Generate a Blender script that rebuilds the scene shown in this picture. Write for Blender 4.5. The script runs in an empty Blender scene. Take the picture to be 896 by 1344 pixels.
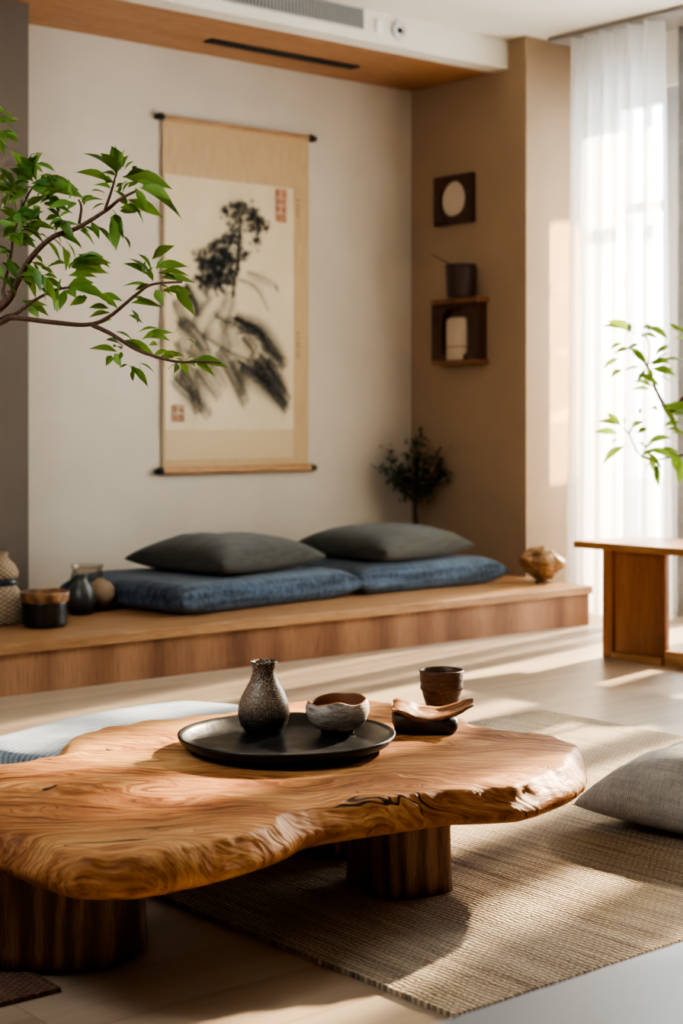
import bpy, bmesh, math, random
from mathutils import Vector, Matrix, noise
random.seed(7)
C = bpy.context.scene.collection
PI = math.pi

# ------------------------------------------------------------------ node helpers
class N:
    def __init__(s, name):
        s.m = bpy.data.materials.new(name); s.m.use_nodes = True
        s.t = s.m.node_tree; s.t.nodes.clear()
        s.out = s.n('ShaderNodeOutputMaterial')
        s.co = s.n('ShaderNodeTexCoord').outputs['Object']
    def n(s, typ, **kw):
        nd = s.t.nodes.new(typ)
        for k, v in kw.items(): setattr(nd, k, v)
        return nd
    def put(s, sock, v):
        if isinstance(v, bpy.types.NodeSocket): s.t.links.new(v, sock)
        elif isinstance(v, (tuple, list)) and len(v) == 3 and sock.type == 'RGBA': sock.default_value = (*v, 1)
        else: sock.default_value = v
    def map(s, scale=(1,1,1), rot=(0,0,0), loc=(0,0,0), co=None):
        nd = s.n('ShaderNodeMapping'); s.put(nd.inputs['Vector'], co or s.co)
        nd.inputs['Scale'].default_value = scale; nd.inputs['Rotation'].default_value = rot; nd.inputs['Location'].default_value = loc
        return nd.outputs[0]
    def noise(s, vec=None, scale=5, detail=4, rough=.55, dist=0, color=False):
        nd = s.n('ShaderNodeTexNoise'); s.put(nd.inputs['Vector'], vec or s.co)
        nd.inputs['Scale'].default_value = scale; nd.inputs['Detail'].default_value = detail
        nd.inputs['Roughness'].default_value = rough; nd.inputs['Distortion'].default_value = dist
        return nd.outputs['Color' if color else 'Fac']
    def wave(s, vec=None, scale=5, dist=0, detail=2, dscale=1, axis='X', kind='BANDS', profile='SIN'):
        nd = s.n('ShaderNodeTexWave', wave_type=kind, wave_profile=profile)
        if kind == 'BANDS': nd.bands_direction = axis
        else: nd.rings_direction = axis
        s.put(nd.inputs['Vector'], vec or s.co)
        nd.inputs['Scale'].default_value = scale; nd.inputs['Distortion'].default_value = dist
        nd.inputs['Detail'].default_value = detail; nd.inputs['Detail Scale'].default_value = dscale
        return nd.outputs['Fac']
    def voro(s, vec=None, scale=5, feature='F1'):
        nd = s.n('ShaderNodeTexVoronoi', feature=feature); s.put(nd.inputs['Vector'], vec or s.co)
        nd.inputs['Scale'].default_value = scale
        return nd.outputs['Distance']
    def ramp(s, fac, stops, interp='LINEAR'):
        nd = s.n('ShaderNodeValToRGB'); s.put(nd.inputs[0], fac); cr = nd.color_ramp; cr.interpolation = interp
        while len(cr.elements) < len(stops): cr.elements.new(.5)
        for e, (p, c) in zip(cr.elements, stops):
            e.position = p; e.color = (*c, 1) if isinstance(c, (tuple, list)) else (c, c, c, 1)
        return nd.outputs[0]
    def mix(s, a, b, fac=.5, mode='MIX'):
        nd = s.n('ShaderNodeMix', data_type='RGBA', blend_type=mode)
        s.put(nd.inputs[0], fac); s.put(nd.inputs[6], a); s.put(nd.inputs[7], b)
        return nd.outputs[2]
    def math(s, op, a, b=0.0):
        nd = s.n('ShaderNodeMath', operation=op); s.put(nd.inputs[0], a); s.put(nd.inputs[1], b)
        return nd.outputs[0]
    def sep(s, vec=None):
        nd = s.n('ShaderNodeSeparateXYZ'); s.put(nd.inputs[0], vec or s.co); return nd.outputs
    def bump(s, h, strength=.3, dist=.01, normal=None):
        nd = s.n('ShaderNodeBump'); s.put(nd.inputs['Height'], h)
        nd.inputs['Strength'].default_value = strength; nd.inputs['Distance'].default_value = dist
        if normal: s.put(nd.inputs['Normal'], normal)
        return nd.outputs[0]
    def bsdf(s, color, rough=.5, normal=None, **kw):
        b = s.n('ShaderNodeBsdfPrincipled'); s.put(b.inputs['Base Color'], color); s.put(b.inputs['Roughness'], rough)
        if normal: s.put(b.inputs['Normal'], normal)
        for k, v in kw.items(): s.put(b.inputs[k.replace('_', ' ')], v)
        return b.outputs[0]
    def done(s, shader):
        s.t.links.new(shader, s.out.inputs[0]); return s.m

def plain(name, col, rough=.5, **kw):
    m = N(name); return m.done(m.bsdf(col, rough, **kw))

def wall_mat(name, col, var=.05):
    m = N(name)
    w = m.math('ADD', m.wave(scale=60, axis='X', dist=1.5, detail=2), m.wave(scale=60, axis='Z', dist=1.5, detail=2))
    w = m.math('ADD', w, m.wave(scale=60, axis='Y', dist=1.5, detail=2))
    n = m.noise(scale=2.5, detail=3)
    c = m.ramp(n, [(.3, tuple(x*(1-var) for x in col)), (.7, tuple(min(1, x*(1+var)) for x in col))])
    return m.done(m.bsdf(c, .85, m.bump(w, .12, .002)))

def wood(name, stops, axis='X', scale=1.0, rough=.45, bump=.15, ring=6, offset=(0,0,0), spec=.5, knots=False):
    """long grain along `axis` in object space"""
    m = N(name)
    def st(a, b):                                   # a along the grain, b across it
        return {'X': (a,b,b), 'Y': (b,a,b), 'Z': (b,b,a)}[axis]
    v = m.map(tuple(x*scale for x in st(.35, 2.2)), loc=offset)
    warp = m.noise(v, 1.6, 3, .5, .6)
    rings = m.wave(m.map(tuple(x*scale for x in st(.25, 1.6)), loc=offset), ring, 9, 3, 1.2, {'X':'Y','Y':'X','Z':'X'}[axis])
    fib = m.noise(m.map(tuple(x*scale for x in st(4, 130)), loc=offset), 1, 3, .6)
    pores = m.noise(m.map(tuple(x*scale for x in st(9, 300)), loc=offset), 1, 2, .5)
    f = m.math('ADD', m.math('MULTIPLY', warp, .55), m.math('MULTIPLY', rings, .2))
    f = m.math('ADD', f, m.math('MULTIPLY', fib, .3))
    c = m.ramp(f, stops)
    c = m.mix(c, m.ramp(pores, [(.36, (.45,.36,.28)), (.5, (1,1,1))]), .55, 'MULTIPLY')
    if knots:
        d = m.voro(m.map(tuple(x*scale for x in st(.9, 3.2)), loc=offset), 1.0)
        c = m.mix(c, m.ramp(d, [(.0, (.12,.06,.03)), (.07, (.35,.22,.14)), (.13, (1,1,1))]), .85, 'MULTIPLY')
    nrm = m.bump(m.math('ADD', fib, m.math('MULTIPLY', pores, .6)), bump, .004)
    return m.done(m.bsdf(c, rough, nrm, **{'Specular_IOR_Level': spec}))

def cloth(name, base, dark, scale=220, rough=.9, bump=.35, slub=1.0, stripes=0, fine=1.0):
    m = N(name)
    w1 = m.wave(scale=scale, axis='X', dist=1.2, detail=2, dscale=3); w2 = m.wave(scale=scale, axis='Y', dist=1.2, detail=2, dscale=3)
    s1 = m.noise(m.map((6*fine, 150*fine, 60*fine)), 1, 3, .6); s2 = m.noise(m.map((150*fine, 6*fine, 60*fine)), 1, 3, .6)
    f = m.math('MULTIPLY', m.math('ADD', s1, s2), .5)
    lo, hi = .5-.13*slub, .5+.13*slub
    c = m.ramp(f, [(max(0,lo), dark), (min(1,hi), base)])
    c = m.mix(c, m.ramp(m.noise(scale=7, detail=3), [(.3, .72), (.7, 1.12)]), .6, 'MULTIPLY')
    h = m.math('ADD', m.math('MULTIPLY', w1, w2), m.math('MULTIPLY', f, 1.2))
    if stripes:
        sw = m.wave(scale=stripes, axis='Y', dist=2.0, detail=3, dscale=2)
        c = m.mix(c, m.ramp(sw, [(.0, .50), (.45, 1.0), (1, 1.06)]), .8, 'MULTIPLY')
        h = m.math('ADD', h, m.math('MULTIPLY', sw, 2))
    return m.done(m.bsdf(c, rough, m.bump(h, bump, .003), **{'Sheen_Weight': .25, 'Specular_IOR_Level': .2}))

# ------------------------------------------------------------------ mesh helpers
def obj(name, bm, mat, parent=None, smooth=False, bevel=0, loc=None):
    bmesh.ops.recalc_face_normals(bm, faces=bm.faces)
    if smooth:
        for f in bm.faces: f.smooth = True
    me = bpy.data.meshes.new(name); bm.to_mesh(me); bm.free()
    o = bpy.data.objects.new(name, me); C.objects.link(o)
    for mm in (mat if isinstance(mat, list) else [mat]): me.materials.append(mm)
    if parent: o.parent = parent
    if loc: o.location = loc
    if bevel:
        b = o.modifiers.new('edge', 'BEVEL'); b.width = bevel; b.segments = 3; b.limit_method = 'ANGLE'
    return o
def tag(o, label, cat, group=None):
    o['label'] = label; o['category'] = cat
    if group: o['group'] = group
    return o
def thing(name, label, cat, loc=(0,0,0), rz=0, group=None):
    o = bpy.data.objects.new(name, None); C.objects.link(o); o.empty_display_size = .1
    o.location = loc; o.rotation_euler = (0, 0, rz)
    return tag(o, label, cat, group)
def struct(name, bm, mat, parent=None, bevel=0):
    o = obj(name, bm, mat, parent, bevel=bevel)
    if not parent: o['kind'] = 'structure'
    return o
def box(x0, x1, y0, y1, z0, z1, bm=None):
    bm = bm or bmesh.new()
    vs = [bm.verts.new(p) for p in ((x0,y0,z0),(x1,y0,z0),(x1,y1,z0),(x0,y1,z0),(x0,y0,z1),(x1,y0,z1),(x1,y1,z1),(x0,y1,z1))]
    for f in ((0,3,2,1),(4,5,6,7),(0,1,5,4),(1,2,6,5),(2,3,7,6),(3,0,4,7)): bm.faces.new([vs[i] for i in f])
    return bm
def lathe(prof, seg=64, wob=0, seed=0, rimwob=0, bm=None, at=(0,0,0), closed=True, squash=1.0):
    """profile [(r,z)...]; r=0 ends become poles"""
    bm = bm or bmesh.new(); rings = []
    zt = max(z for r, z in prof)
    for r, z in prof:
        if r < 1e-6: rings.append([bm.verts.new((at[0], at[1], at[2]+z))]); continue
        ring = []
        for i in range(seg):
            a = 2*PI*i/seg
            k = 1 + wob*noise.noise((math.cos(a)*1.3+seed, math.sin(a)*1.3, z*14+seed))
            dz = rimwob*(z/zt)**3*(noise.noise((math.cos(a)*1.1+seed*3, math.sin(a)*1.1, 5.2)) + .2*noise.noise((math.cos(a)*1.9, math.sin(a)*1.9, seed))) if rimwob else 0
            ring.append(bm.verts.new((at[0]+r*k*math.cos(a), at[1]+r*k*squash*math.sin(a), at[2]+z+dz)))
        rings.append(ring)
    for A, B in zip(rings, rings[1:]):
        for i in range(seg):
            j = (i+1) % seg
            if len(A) == 1 and len(B) == 1: break
            if len(A) == 1: bm.faces.new((A[0], B[j], B[i]))
            elif len(B) == 1: bm.faces.new((A[i], A[j], B[0]))
            else: bm.faces.new((A[i], A[j], B[j], B[i]))
    return bm
def cat(pts, n=8, closed=False):
    P = [Vector(p) for p in pts]; out = []; L = len(P)
    for i in range(L if closed else L-1):
        g = (lambda k: P[k % L]) if closed else (lambda k: P[max(0, min(L-1, k))])
        a, b, c, d = g(i-1), g(i), g(i+1), g(i+2)
        for k in range(n):
            t = k/n
            out.append(.5*((2*b)+(c-a)*t+(2*a-5*b+4*c-d)*t*t+(3*b-a-3*c+d)*t**3))
    if not closed: out.append(P[-1])
    return out
def tube(pts, r0, r1, seg=8, bm=None, n=6, smoothpath=True, wob=0):
    bm = bm or bmesh.new(); pp = cat(pts, n) if smoothpath and len(pts) > 2 else [Vector(p) for p in pts]
    rings = []; prev = None
    for i, p in enumerate(pp):
        d = (pp[min(i+1, len(pp)-1)] - pp[max(i-1, 0)]).normalized()
        if prev is None:
            u = d.orthogonal().normalized()
        else:
            u = (prev - d*prev.dot(d)); u = u.normalized() if u.length > 1e-6 else d.orthogonal().normalized()
        prev = u; w = d.cross(u); r = r0+(r1-r0)*i/(len(pp)-1)
        rr = r*(1+wob*noise.noise(p*30))
        rings.append([bm.verts.new(p+(u*math.cos(2*PI*k/seg)+w*math.sin(2*PI*k/seg))*rr) for k in range(seg)])
    for A, B in zip(rings, rings[1:]):
        for k in range(seg): bm.faces.new((A[k], A[(k+1)%seg], B[(k+1)%seg], B[k]))
    bm.faces.new(rings[0][::-1]); bm.faces.new(rings[-1])
    return bm
def leaf(bm, p, q, wr=.42, fold=.25, droop=.08, roll=0.0):
    """pointed oval leaf from stalk p to tip q, folded along the midrib"""
    p, q = Vector(p), Vector(q); ax = q-p; L = ax.length
    if L < 1e-4: return
    d = ax/L; up = Vector((0,0,1)); side = d.cross(up)
    if side.length < .15: side = d.cross(Vector((.64,.77,0)))
    side.normalize(); side = Matrix.Rotation(roll, 3, d) @ side; nrm = side.cross(d)
    W = L*wr*.5; rows = []
    for t, w in ((0,.03),(.12,.34),(.28,.82),(.45,1),(.62,.86),(.8,.46),(.92,.15),(1,.0)):
        c = p+ax*t+nrm*(droop*L*math.sin(PI*t)) - up*(0.10*L*t*t)
        if w == 0: rows.append([bm.verts.new(c)]); continue
        rows.append([bm.verts.new(c+side*W*w*math.cos(fold)+nrm*W*w*math.sin(fold)), bm.verts.new(c), bm.verts.new(c-side*W*w*math.cos(fold)+nrm*W*w*math.sin(fold))])
    for A, B in zip(rows, rows[1:]):
        if len(B) == 3:
            bm.faces.new((A[0],A[1],B[1],B[0])); bm.faces.new((A[1],A[2],B[2],B[1]))
        else:
            bm.faces.new((A[0],A[1],B[0])); bm.faces.new((A[1],A[2],B[0]))
def cushion(w, d, h, n=52, flat=.5, pinch=.05, ear=.0, seed=0, bottom=.35, lump=.01, power=2.6):
    """stuffed square cushion: base on z=0, w x d x h; `flat` small = boxy, large = lens like"""
    bm = bmesh.new(); top = {}; bot = {}
    def prof(x): return max(0, 1-abs(x)**power)
    seam = h*bottom
    for i in range(n+1):
        for j in range(n+1):
            x = math.sin((i/n-.5)*PI) if flat < .4 else 2*i/n-1
            y = math.sin((j/n-.5)*PI) if flat < .4 else 2*j/n-1
            px = x*(1-pinch*(1-y*y)*abs(x)) ; py = y*(1-pinch*(1-x*x)*abs(y))
            k = (x*x*y*y)**4
            px *= 1+ear*k; py *= 1+ear*k
            t = (prof(x)*prof(y))**flat
            e = noise.noise((x*1.6+seed, y*1.6, seed*2.1))*lump + noise.noise((x*5+seed, y*5, seed))*lump*.35
            edge = max(abs(x), abs(y)) > .9999
            X, Y = px*w/2, py*d/2
            v = bm.verts.new((X, Y, seam+(h-seam)*t+e*t)); top[i,j] = v
            bot[i,j] = v if edge else bm.verts.new((X, Y, seam-seam*min(1, t*1.12)))
    for i in range(n):
        for j in range(n):
            bm.faces.new((top[i,j], top[i+1,j], top[i+1,j+1], top[i,j+1]))
            q = (bot[i,j], bot[i,j+1], bot[i+1,j+1], bot[i+1,j])
            bm.faces.new(q)
    return bm
# ------------------------------------------------------------------ materials
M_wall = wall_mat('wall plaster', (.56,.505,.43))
M_side = wall_mat('shaded brown plaster', (.36,.252,.163))  # wall plaster darkened, the niche side's shade put into its colour
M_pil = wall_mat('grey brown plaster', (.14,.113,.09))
M_white = wall_mat('white plaster', (.74,.70,.63), .02)
OAK = [(.25,(.30,.15,.06)),(.5,(.47,.265,.125)),(.75,(.62,.39,.21))]
M_bench_top = wood('bench oak top', [(.25,(.24,.125,.055)),(.5,(.36,.20,.095)),(.75,(.46,.28,.145))], 'X', 1.2, .45, .1)
M_bench_front = wood('bench walnut front', [(.3,(.13,.055,.026)),(.5,(.26,.125,.062)),(.7,(.38,.205,.11))], 'Z', 1.0, .5, .1, ring=.7, knots=True)
M_soffit = wood('soffit cedar', [(.25,(.30,.14,.065)),(.5,(.42,.22,.11)),(.75,(.52,.30,.165))], 'X', 1, .5, .08)
M_console = wood('console cherry', [(.25,(.17,.058,.022)),(.5,(.29,.115,.045)),(.75,(.40,.18,.078))], 'Z', 1.4, .4, .08, ring=1.5)
M_console_top = wood('console cherry top', [(.25,(.26,.11,.045)),(.5,(.40,.20,.085)),(.75,(.52,.29,.135))], 'Y', 1.4, .3, .05)
M_leg = wood('dark stump wood', [(.36,(.03,.012,.006)),(.5,(.15,.065,.032)),(.64,(.34,.18,.095))], 'Z', 2.2, .5, .5, ring=2)

def floor_mat():
    m = N('pale oak planks')
    br = m.n('ShaderNodeTexBrick', offset=.37, squash=1.0); m.put(br.inputs['Vector'], m.co)
    for k, v in {'Scale':1, 'Mortar Size':.0009, 'Mortar Smooth':.1, 'Bias':0, 'Brick Width':2.1, 'Row Height':.19}.items(): br.inputs[k].default_value = v
    br.inputs['Color1'].default_value = (0,0,0,1); br.inputs['Color2'].default_value = (1,1,1,1); br.inputs['Mortar'].default_value = (.5,.5,.5,1)
    seedv = m.n('ShaderNodeCombineXYZ'); m.put(seedv.inputs[2], m.math('MULTIPLY', br.outputs['Color'], 7.0)); m.put(seedv.inputs[0], m.math('MULTIPLY', br.outputs['Color'], 3.0))
    add = m.n('ShaderNodeVectorMath', operation='ADD'); m.put(add.inputs[0], m.co); m.put(add.inputs[1], seedv.outputs[0])
    v = add.outputs[0]
    warp = m.noise(m.map((.5, 5, 1), co=v), 1.5, 4, .55, .8)
    fib = m.noise(m.map((4, 150, 1), co=v), 1, 3, .6)
    f = m.math('ADD', m.math('MULTIPLY', warp, .65), m.math('MULTIPLY', fib, .25))
    f = m.math('ADD', f, m.math('MULTIPLY', br.outputs['Color'], .10))
    c = m.ramp(f, [(.3,(.29,.21,.145)),(.5,(.41,.32,.23)),(.72,(.51,.42,.315))])
    c = m.mix(c, (.22,.145,.085), br.outputs['Fac'])
    h = m.math('SUBTRACT', m.math('MULTIPLY', fib, .15), br.outputs['Fac'])
    return m.done(m.bsdf(c, m.ramp(fib, [(.3,.32),(.7,.45)]), m.bump(h, .25, .002)))
M_floor = floor_mat()

def slab_mat():
    m = N('live edge slab wood')
    # swirling figure: grain along X warped round knots
    wn = m.n('ShaderNodeVectorMath', operation='MULTIPLY_ADD')
    m.put(wn.inputs[0], m.noise(m.map((1.1,2.0,1.5)), 1.5, 3, .5, 0, True)); m.put(wn.inputs[1], (.30,.55,.3)); m.put(wn.inputs[2], m.co)
    v = wn.outputs[0]
    rings = m.wave(m.map((.35,1.0,1.0), co=v), 9, 9, 5, 2.2, 'Y')
    big = m.noise(m.map((.8,2.6,2), co=v), 1.7, 4, .55, .7)
    fib = m.noise(m.map((5,140,60), co=v), 1, 4, .6)
    f = m.math('ADD', m.math('MULTIPLY', big, .6), m.math('MULTIPLY', rings, .085)); f = m.math('ADD', f, m.math('MULTIPLY', m.math('SUBTRACT', m.math('MULTIPLY', fib, 1.5), .22), .34))
    c = m.ramp(f, [(.31,(.10,.033,.010)),(.43,(.25,.088,.027)),(.54,(.41,.185,.068)),(.66,(.58,.325,.14))])
    crack = m.math('ABSOLUTE', m.math('SUBTRACT', m.noise(m.map((1.1,9,4), co=v), 1, 2, .5, .2), .5))
    gate = m.ramp(m.noise(m.map((1.5,3,2), loc=(4.3,1.7,0)), 1.6, 2), [(.54,0.0),(.62,.006)])
    ck = m.ramp(m.math('DIVIDE', crack, m.math('ADD', gate, .0005)), [(.4,0.0),(1,1.0)])
    c = m.mix((.05,.02,.01), c, ck)
    h = m.math('ADD', m.math('MULTIPLY', fib, .5), m.math('MULTIPLY', rings, .25)); h = m.math('ADD', h, m.math('MULTIPLY', ck, .6))
    z = m.sep()[2]
    # underside and side are darker bark-free sapwood
    side = m.ramp(z, [(.0,0.0),(.9,1.0)])
    return m.done(m.bsdf(c, m.ramp(fib, [(.3,.5),(.7,.66)]), m.bump(h, .7, .006), **{'Specular_IOR_Level': .35}))
M_slab = slab_mat()

def jute(name, c0, c1, c2, pitch=.0118):
    m = N(name)
    k = 1/pitch
    s = m.sep(); x, y = s[0], s[1]
    wob = m.math('MULTIPLY', m.noise(m.map((5,9,1)), 1, 4, .65), .035)
    row = m.math('ADD', x, wob)
    rs = m.math('ABSOLUTE', m.math('SINE', m.math('MULTIPLY', row, PI*k)))
    par = m.math('MULTIPLY', m.math('FLOOR', m.math('MULTIPLY', row, k)), .5)
    kn = m.math('ABSOLUTE', m.math('SINE', m.math('ADD', m.math('MULTIPLY', y, PI*k*.75), m.math('MULTIPLY', par, PI))))
    h = m.math('MULTIPLY', m.math('POWER', rs, .6), m.math('ADD', m.math('MULTIPLY', kn, .75), .25))
    fine = m.noise(m.map((230,150,1)), 1, 3, .6)
    streak = m.noise(m.map((55,2.2,1)), 1, 4, .65)
    blotch = m.noise(m.map((2.2,1.2,1)), 1, 3, .5)
    f = m.math('ADD', m.math('MULTIPLY', streak, .6), m.math('MULTIPLY', fine, .5)); f = m.math('ADD', f, m.math('MULTIPLY', blotch, .25))
    c = m.ramp(f, [(.50,c0),(.66,c1),(.82,c2)])
    c = m.mix(c, m.ramp(h, [(.05,(.20,.17,.14)),(.45,(1,1,1))]), .8, 'MULTIPLY')
    return m.done(m.bsdf(c, .95, m.bump(m.math('ADD', h, m.math('MULTIPLY', fine, .5)), 1.0, .008), **{'Specular_IOR_Level': .15, 'Sheen_Weight': .15}))
M_rug = jute('woven jute', (.21,.15,.10), (.50,.40,.285), (.72,.615,.47))
M_mat = jute('rust woven mat', (.10,.04,.022), (.20,.085,.045), (.30,.15,.085))

M_denim = cloth('denim blue linen', (.098,.148,.215), (.013,.022,.038), 260, slub=.9, fine=.5)
M_pillow = cloth('olive grey linen', (.088,.088,.074), (.036,.038,.032), 300, slub=1.2)
M_blue_floor = cloth('pale blue ribbed cotton', (.35,.41,.47), (.20,.25,.31), 200, slub=1.2, stripes=16)
M_linen = cloth('grey ribbed linen', (.60,.585,.55), (.40,.385,.355), 200, slub=1.0, stripes=62, bump=.5)
M_black = plain('black lacquer knob', (.01,.01,.01), .4)
M_dark_slot = plain('dark air slot', (.012,.012,.012), .7)

def leaf_mat(name, lo, hi, trans=.35):
    m = N(name)
    n = m.noise(scale=9, detail=2); c = m.ramp(n, [(.35, lo), (.65, hi)])
    t = m.n('ShaderNodeBsdfTranslucent'); m.put(t.inputs[0], m.mix(c, (.55,.75,.12), .5))
    mx = m.n('ShaderNodeMixShader'); mx.inputs[0].default_value = trans
    m.t.links.new(m.bsdf(c, .45, **{'Specular_IOR_Level': .35}), mx.inputs[1]); m.t.links.new(t.outputs[0], mx.inputs[2])
    return m.done(mx.outputs[0])
M_leaf = leaf_mat('green leaves', (.028,.085,.018), (.085,.19,.042), .28)
M_leaf_bright = leaf_mat('sunlit leaves', (.04,.09,.02), (.15,.26,.05), .33)
M_leaf_dark = leaf_mat('dark olive leaves', (.013,.026,.015), (.038,.058,.032), .1)
M_bark = wood('brown bark', [(.3,(.06,.03,.018)),(.7,(.17,.09,.055))], 'Z', 6, .8, .5)
M_bark_dark = plain('dark bark', (.045,.03,.022), .85)
M_pot = plain('charcoal planter glaze', (.06,.058,.055), .6)
M_soil = plain('dark soil', (.03,.02,.013), .95)

def sheer(name, thin, thick, stripe=0.0, col=(.92,.92,.91)):
    m = N(name)
    df = m.n('ShaderNodeBsdfDiffuse'); m.put(df.inputs[0], col)
    tl = m.n('ShaderNodeBsdfTranslucent'); m.put(tl.inputs[0], col)
    a = m.n('ShaderNodeMixShader'); a.inputs[0].default_value = .72
    m.t.links.new(df.outputs[0], a.inputs[1]); m.t.links.new(tl.outputs[0], a.inputs[2])
    tr = m.n('ShaderNodeBsdfTransparent'); m.put(tr.inputs[0], (1,.98,.95))
    n = m.noise(m.map((0, 5.5, .02)), 1, 2, .5)
    fac = m.ramp(n, [(.53-.08, thick), (.53+.08, thin)])
    if stripe:
        ph = m.math('ADD', m.math('MULTIPLY', m.sep()[1], 2*PI/stripe), m.math('MULTIPLY', m.noise(m.map((0, 2.5, .05)), 1, 2), 5.0))
        fac = m.ramp(m.math('ADD', m.math('MULTIPLY', m.math('SINE', ph), .5), .5), [(.42, thick), (.68, thin)])
    b = m.n('ShaderNodeMixShader'); m.put(b.inputs[0], fac)
    m.t.links.new(a.outputs[0], b.inputs[1]); m.t.links.new(tr.outputs[0], b.inputs[2])
    return m.done(b.outputs[0])
M_sheer = sheer('white sheer voile', .60, .34)
M_sheer_side = sheer('sun striping voile', .90, .10, .44)
M_drape = cloth('grey drape', (.52,.52,.53), (.42,.42,.43), 200)
M_metal = plain('grey window metal', (.44,.45,.46), .5, Metallic=.1)
def glass_mat(name, tint, shine=.8):
    m = N(name); tr = m.n('ShaderNodeBsdfTransparent'); m.put(tr.inputs[0], tint)
    gl = m.n('ShaderNodeBsdfGlossy'); gl.inputs['Roughness'].default_value = .03
    fr = m.n('ShaderNodeFresnel'); fr.inputs[0].default_value = 1.45
    mx = m.n('ShaderNodeMixShader'); m.put(mx.inputs[0], m.math('MULTIPLY', fr.outputs[0], shine))
    m.t.links.new(tr.outputs[0], mx.inputs[1]); m.t.links.new(gl.outputs[0], mx.inputs[2])
    return m.done(mx.outputs[0])
M_glass = glass_mat('window glass', (.97,.98,.98))
M_smoke = glass_mat('smoky glass', (.90,.88,.85), .3)

# ------------------------------------------------------------------ room shell
CEIL = 2.97
struct('floor', box(-2.2, 6.62, -2.2, 6.8, -.1, 0), M_floor)
struct('ceiling', box(-2.2, 6.62, -2.2, 6.8, CEIL, CEIL+.1), M_white)
struct('wall_back', box(3.3, 6.0, 6.575, 6.7, 0, CEIL), M_wall)
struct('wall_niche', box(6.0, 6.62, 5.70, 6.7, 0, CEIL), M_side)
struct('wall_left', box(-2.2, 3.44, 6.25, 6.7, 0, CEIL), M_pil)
struct('wall_far_left', box(-2.3, -2.2, -2.2, 6.7, 0, CEIL), M_wall)
struct('wall_front', box(-2.2, 6.62, -2.3, -2.2, 0, CEIL), M_wall)
WX0, WX1 = 6.5, 6.62
Y0, Y1, WZ = 2.25, 5.62, 2.70
w = box(WX0, WX1, -2.2, Y0, 0, CEIL); box(WX0, WX1, Y1, 5.70, 0, CEIL, w); box(WX0, WX1, Y0, Y1, WZ, CEIL, w)
struct('wall_right', w, M_white)
struct('trim_1', box(3.44, 6.0, 5.95, 6.575, 2.82, 2.86), M_soffit)
struct('trim_2', box(-2.2, 6.04, 5.83, 5.95, 2.82, CEIL), M_white)
struct('trim_3', box(-2.2, 3.44, 5.95, 6.25, 2.82, CEIL), M_soffit)
# sliding window: frame, mullions, panes
wf = box(6.53, 6.60, Y0, Y1, 0, .14); box(6.53, 6.60, Y0, Y1, WZ-.07, WZ, wf)
box(6.53, 6.60, Y0, Y0+.07, .14, WZ-.07, wf); box(6.53, 6.60, Y1-.07, Y1, .14, WZ-.07, wf)
win = struct('window_1', wf, M_metal)
yy = [Y0+.07, 3.35, 4.28, 5.19, Y1-.07]
for k in (1, 2, 3):
    obj('mullion', box(6.535, 6.595, yy[k]-.055, yy[k]+.055, .14, WZ-.07), M_metal, win)
for k in range(4):
    obj('transom', box(6.54, 6.59, yy[k]+.055, yy[k+1]-.055, 2.08, 2.13), M_metal, win)
    obj('pane', box(6.560, 6.566, yy[k]+.056, yy[k+1]-.056, .141, 2.079), M_glass, win)
    obj('pane', box(6.560, 6.566, yy[k]+.056, yy[k+1]-.056, 2.131, WZ-.071), M_glass, win)
# balcony outside
M_out = plain('pale render outside', (.62,.62,.60), .9)
struct('trim_4', box(6.62, 8.2, -2.2, 7.2, -.12, -.02), M_out)
struct('trim_5', box(8.1, 8.2, -2.2, 7.2, -.02, .62), M_out)

# ------------------------------------------------------------------ platform bench
t = thing('platform_bench', 'long low built-in wooden platform bench running under the hanging scroll', 'bench', (4, 5.9, 0))
def rel(bm, o):
    bmesh.ops.translate(bm, verts=bm.verts, vec=-Vector(o.location)); return bm
bt2 = bmesh.new()
pts = [(-2.19,5.18),(5.92,5.18),(5.92,5.66),(5.999,5.66),(5.999,6.574),(3.442,6.574),(3.442,6.249),(-2.19,6.249)]
lo = [bt2.verts.new((x,y,.152)) for x,y in pts]; hi = [bt2.verts.new((x,y,.19)) for x,y in pts]
bt2.faces.new(lo[::-1]); bt2.faces.new(hi)
for i in range(len(pts)): bt2.faces.new((lo[i], lo[(i+1)%len(pts)], hi[(i+1)%len(pts)], hi[i]))
obj('bench_top', rel(bt2, t), M_bench_top, t, bevel=.003)
obj('front_board', rel(box(-2.19, 5.915, 5.20, 5.225, 0, .152), t), M_bench_front, t)
obj('end_board', rel(box(5.89, 5.915, 5.225, 6.55, 0, .152), t), M_bench_front, t)

# ------------------------------------------------------------------ air vents, switch, sensor
t = thing('air_vent_grille', 'grey slatted air conditioning grille on the white bulkhead', 'vent', (5.2, 5.83, 2.94))
x0, x1 = 4.18, 5.005
v = box(x0, x1, 5.815, 5.829, 2.868, 2.874); box(x0, x0+.012, 5.815, 5.829, 2.874, 2.964, v); box(x1-.012, x1, 5.815, 5.829, 2.874, 2.964, v); box(x0, x1, 5.815, 5.829, 2.964, 2.968, v)
obj('frame', rel(v, t), plain('grille frame', (.42,.42,.41), .5), t)
obj('backing', rel(box(x0+.012, x1-.012, 5.826, 5.829, 2.874, 2.964), t), M_dark_slot, t)
M_slat = plain('grille slat', (.45,.45,.44), .5)
nsl = 40
sm = None
for k in range(nsl):
    xs = x0+.02+(x1-x0-.04)*k/(nsl-1)
    bmk = box(-.004, .004, 5.821-5.83, 5.825-5.83, 2.875-2.94, 2.963-2.94)
    if sm is None:
        s0 = obj('slat', bmk, M_slat, t); sm = s0.data; s0.location = (xs-5.2, 0, 0)
    else:
        bmk.free(); s1 = s0.copy(); C.objects.link(s1); s1.parent = t; s1.location = (xs-5.2, 0, 0)
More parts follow.
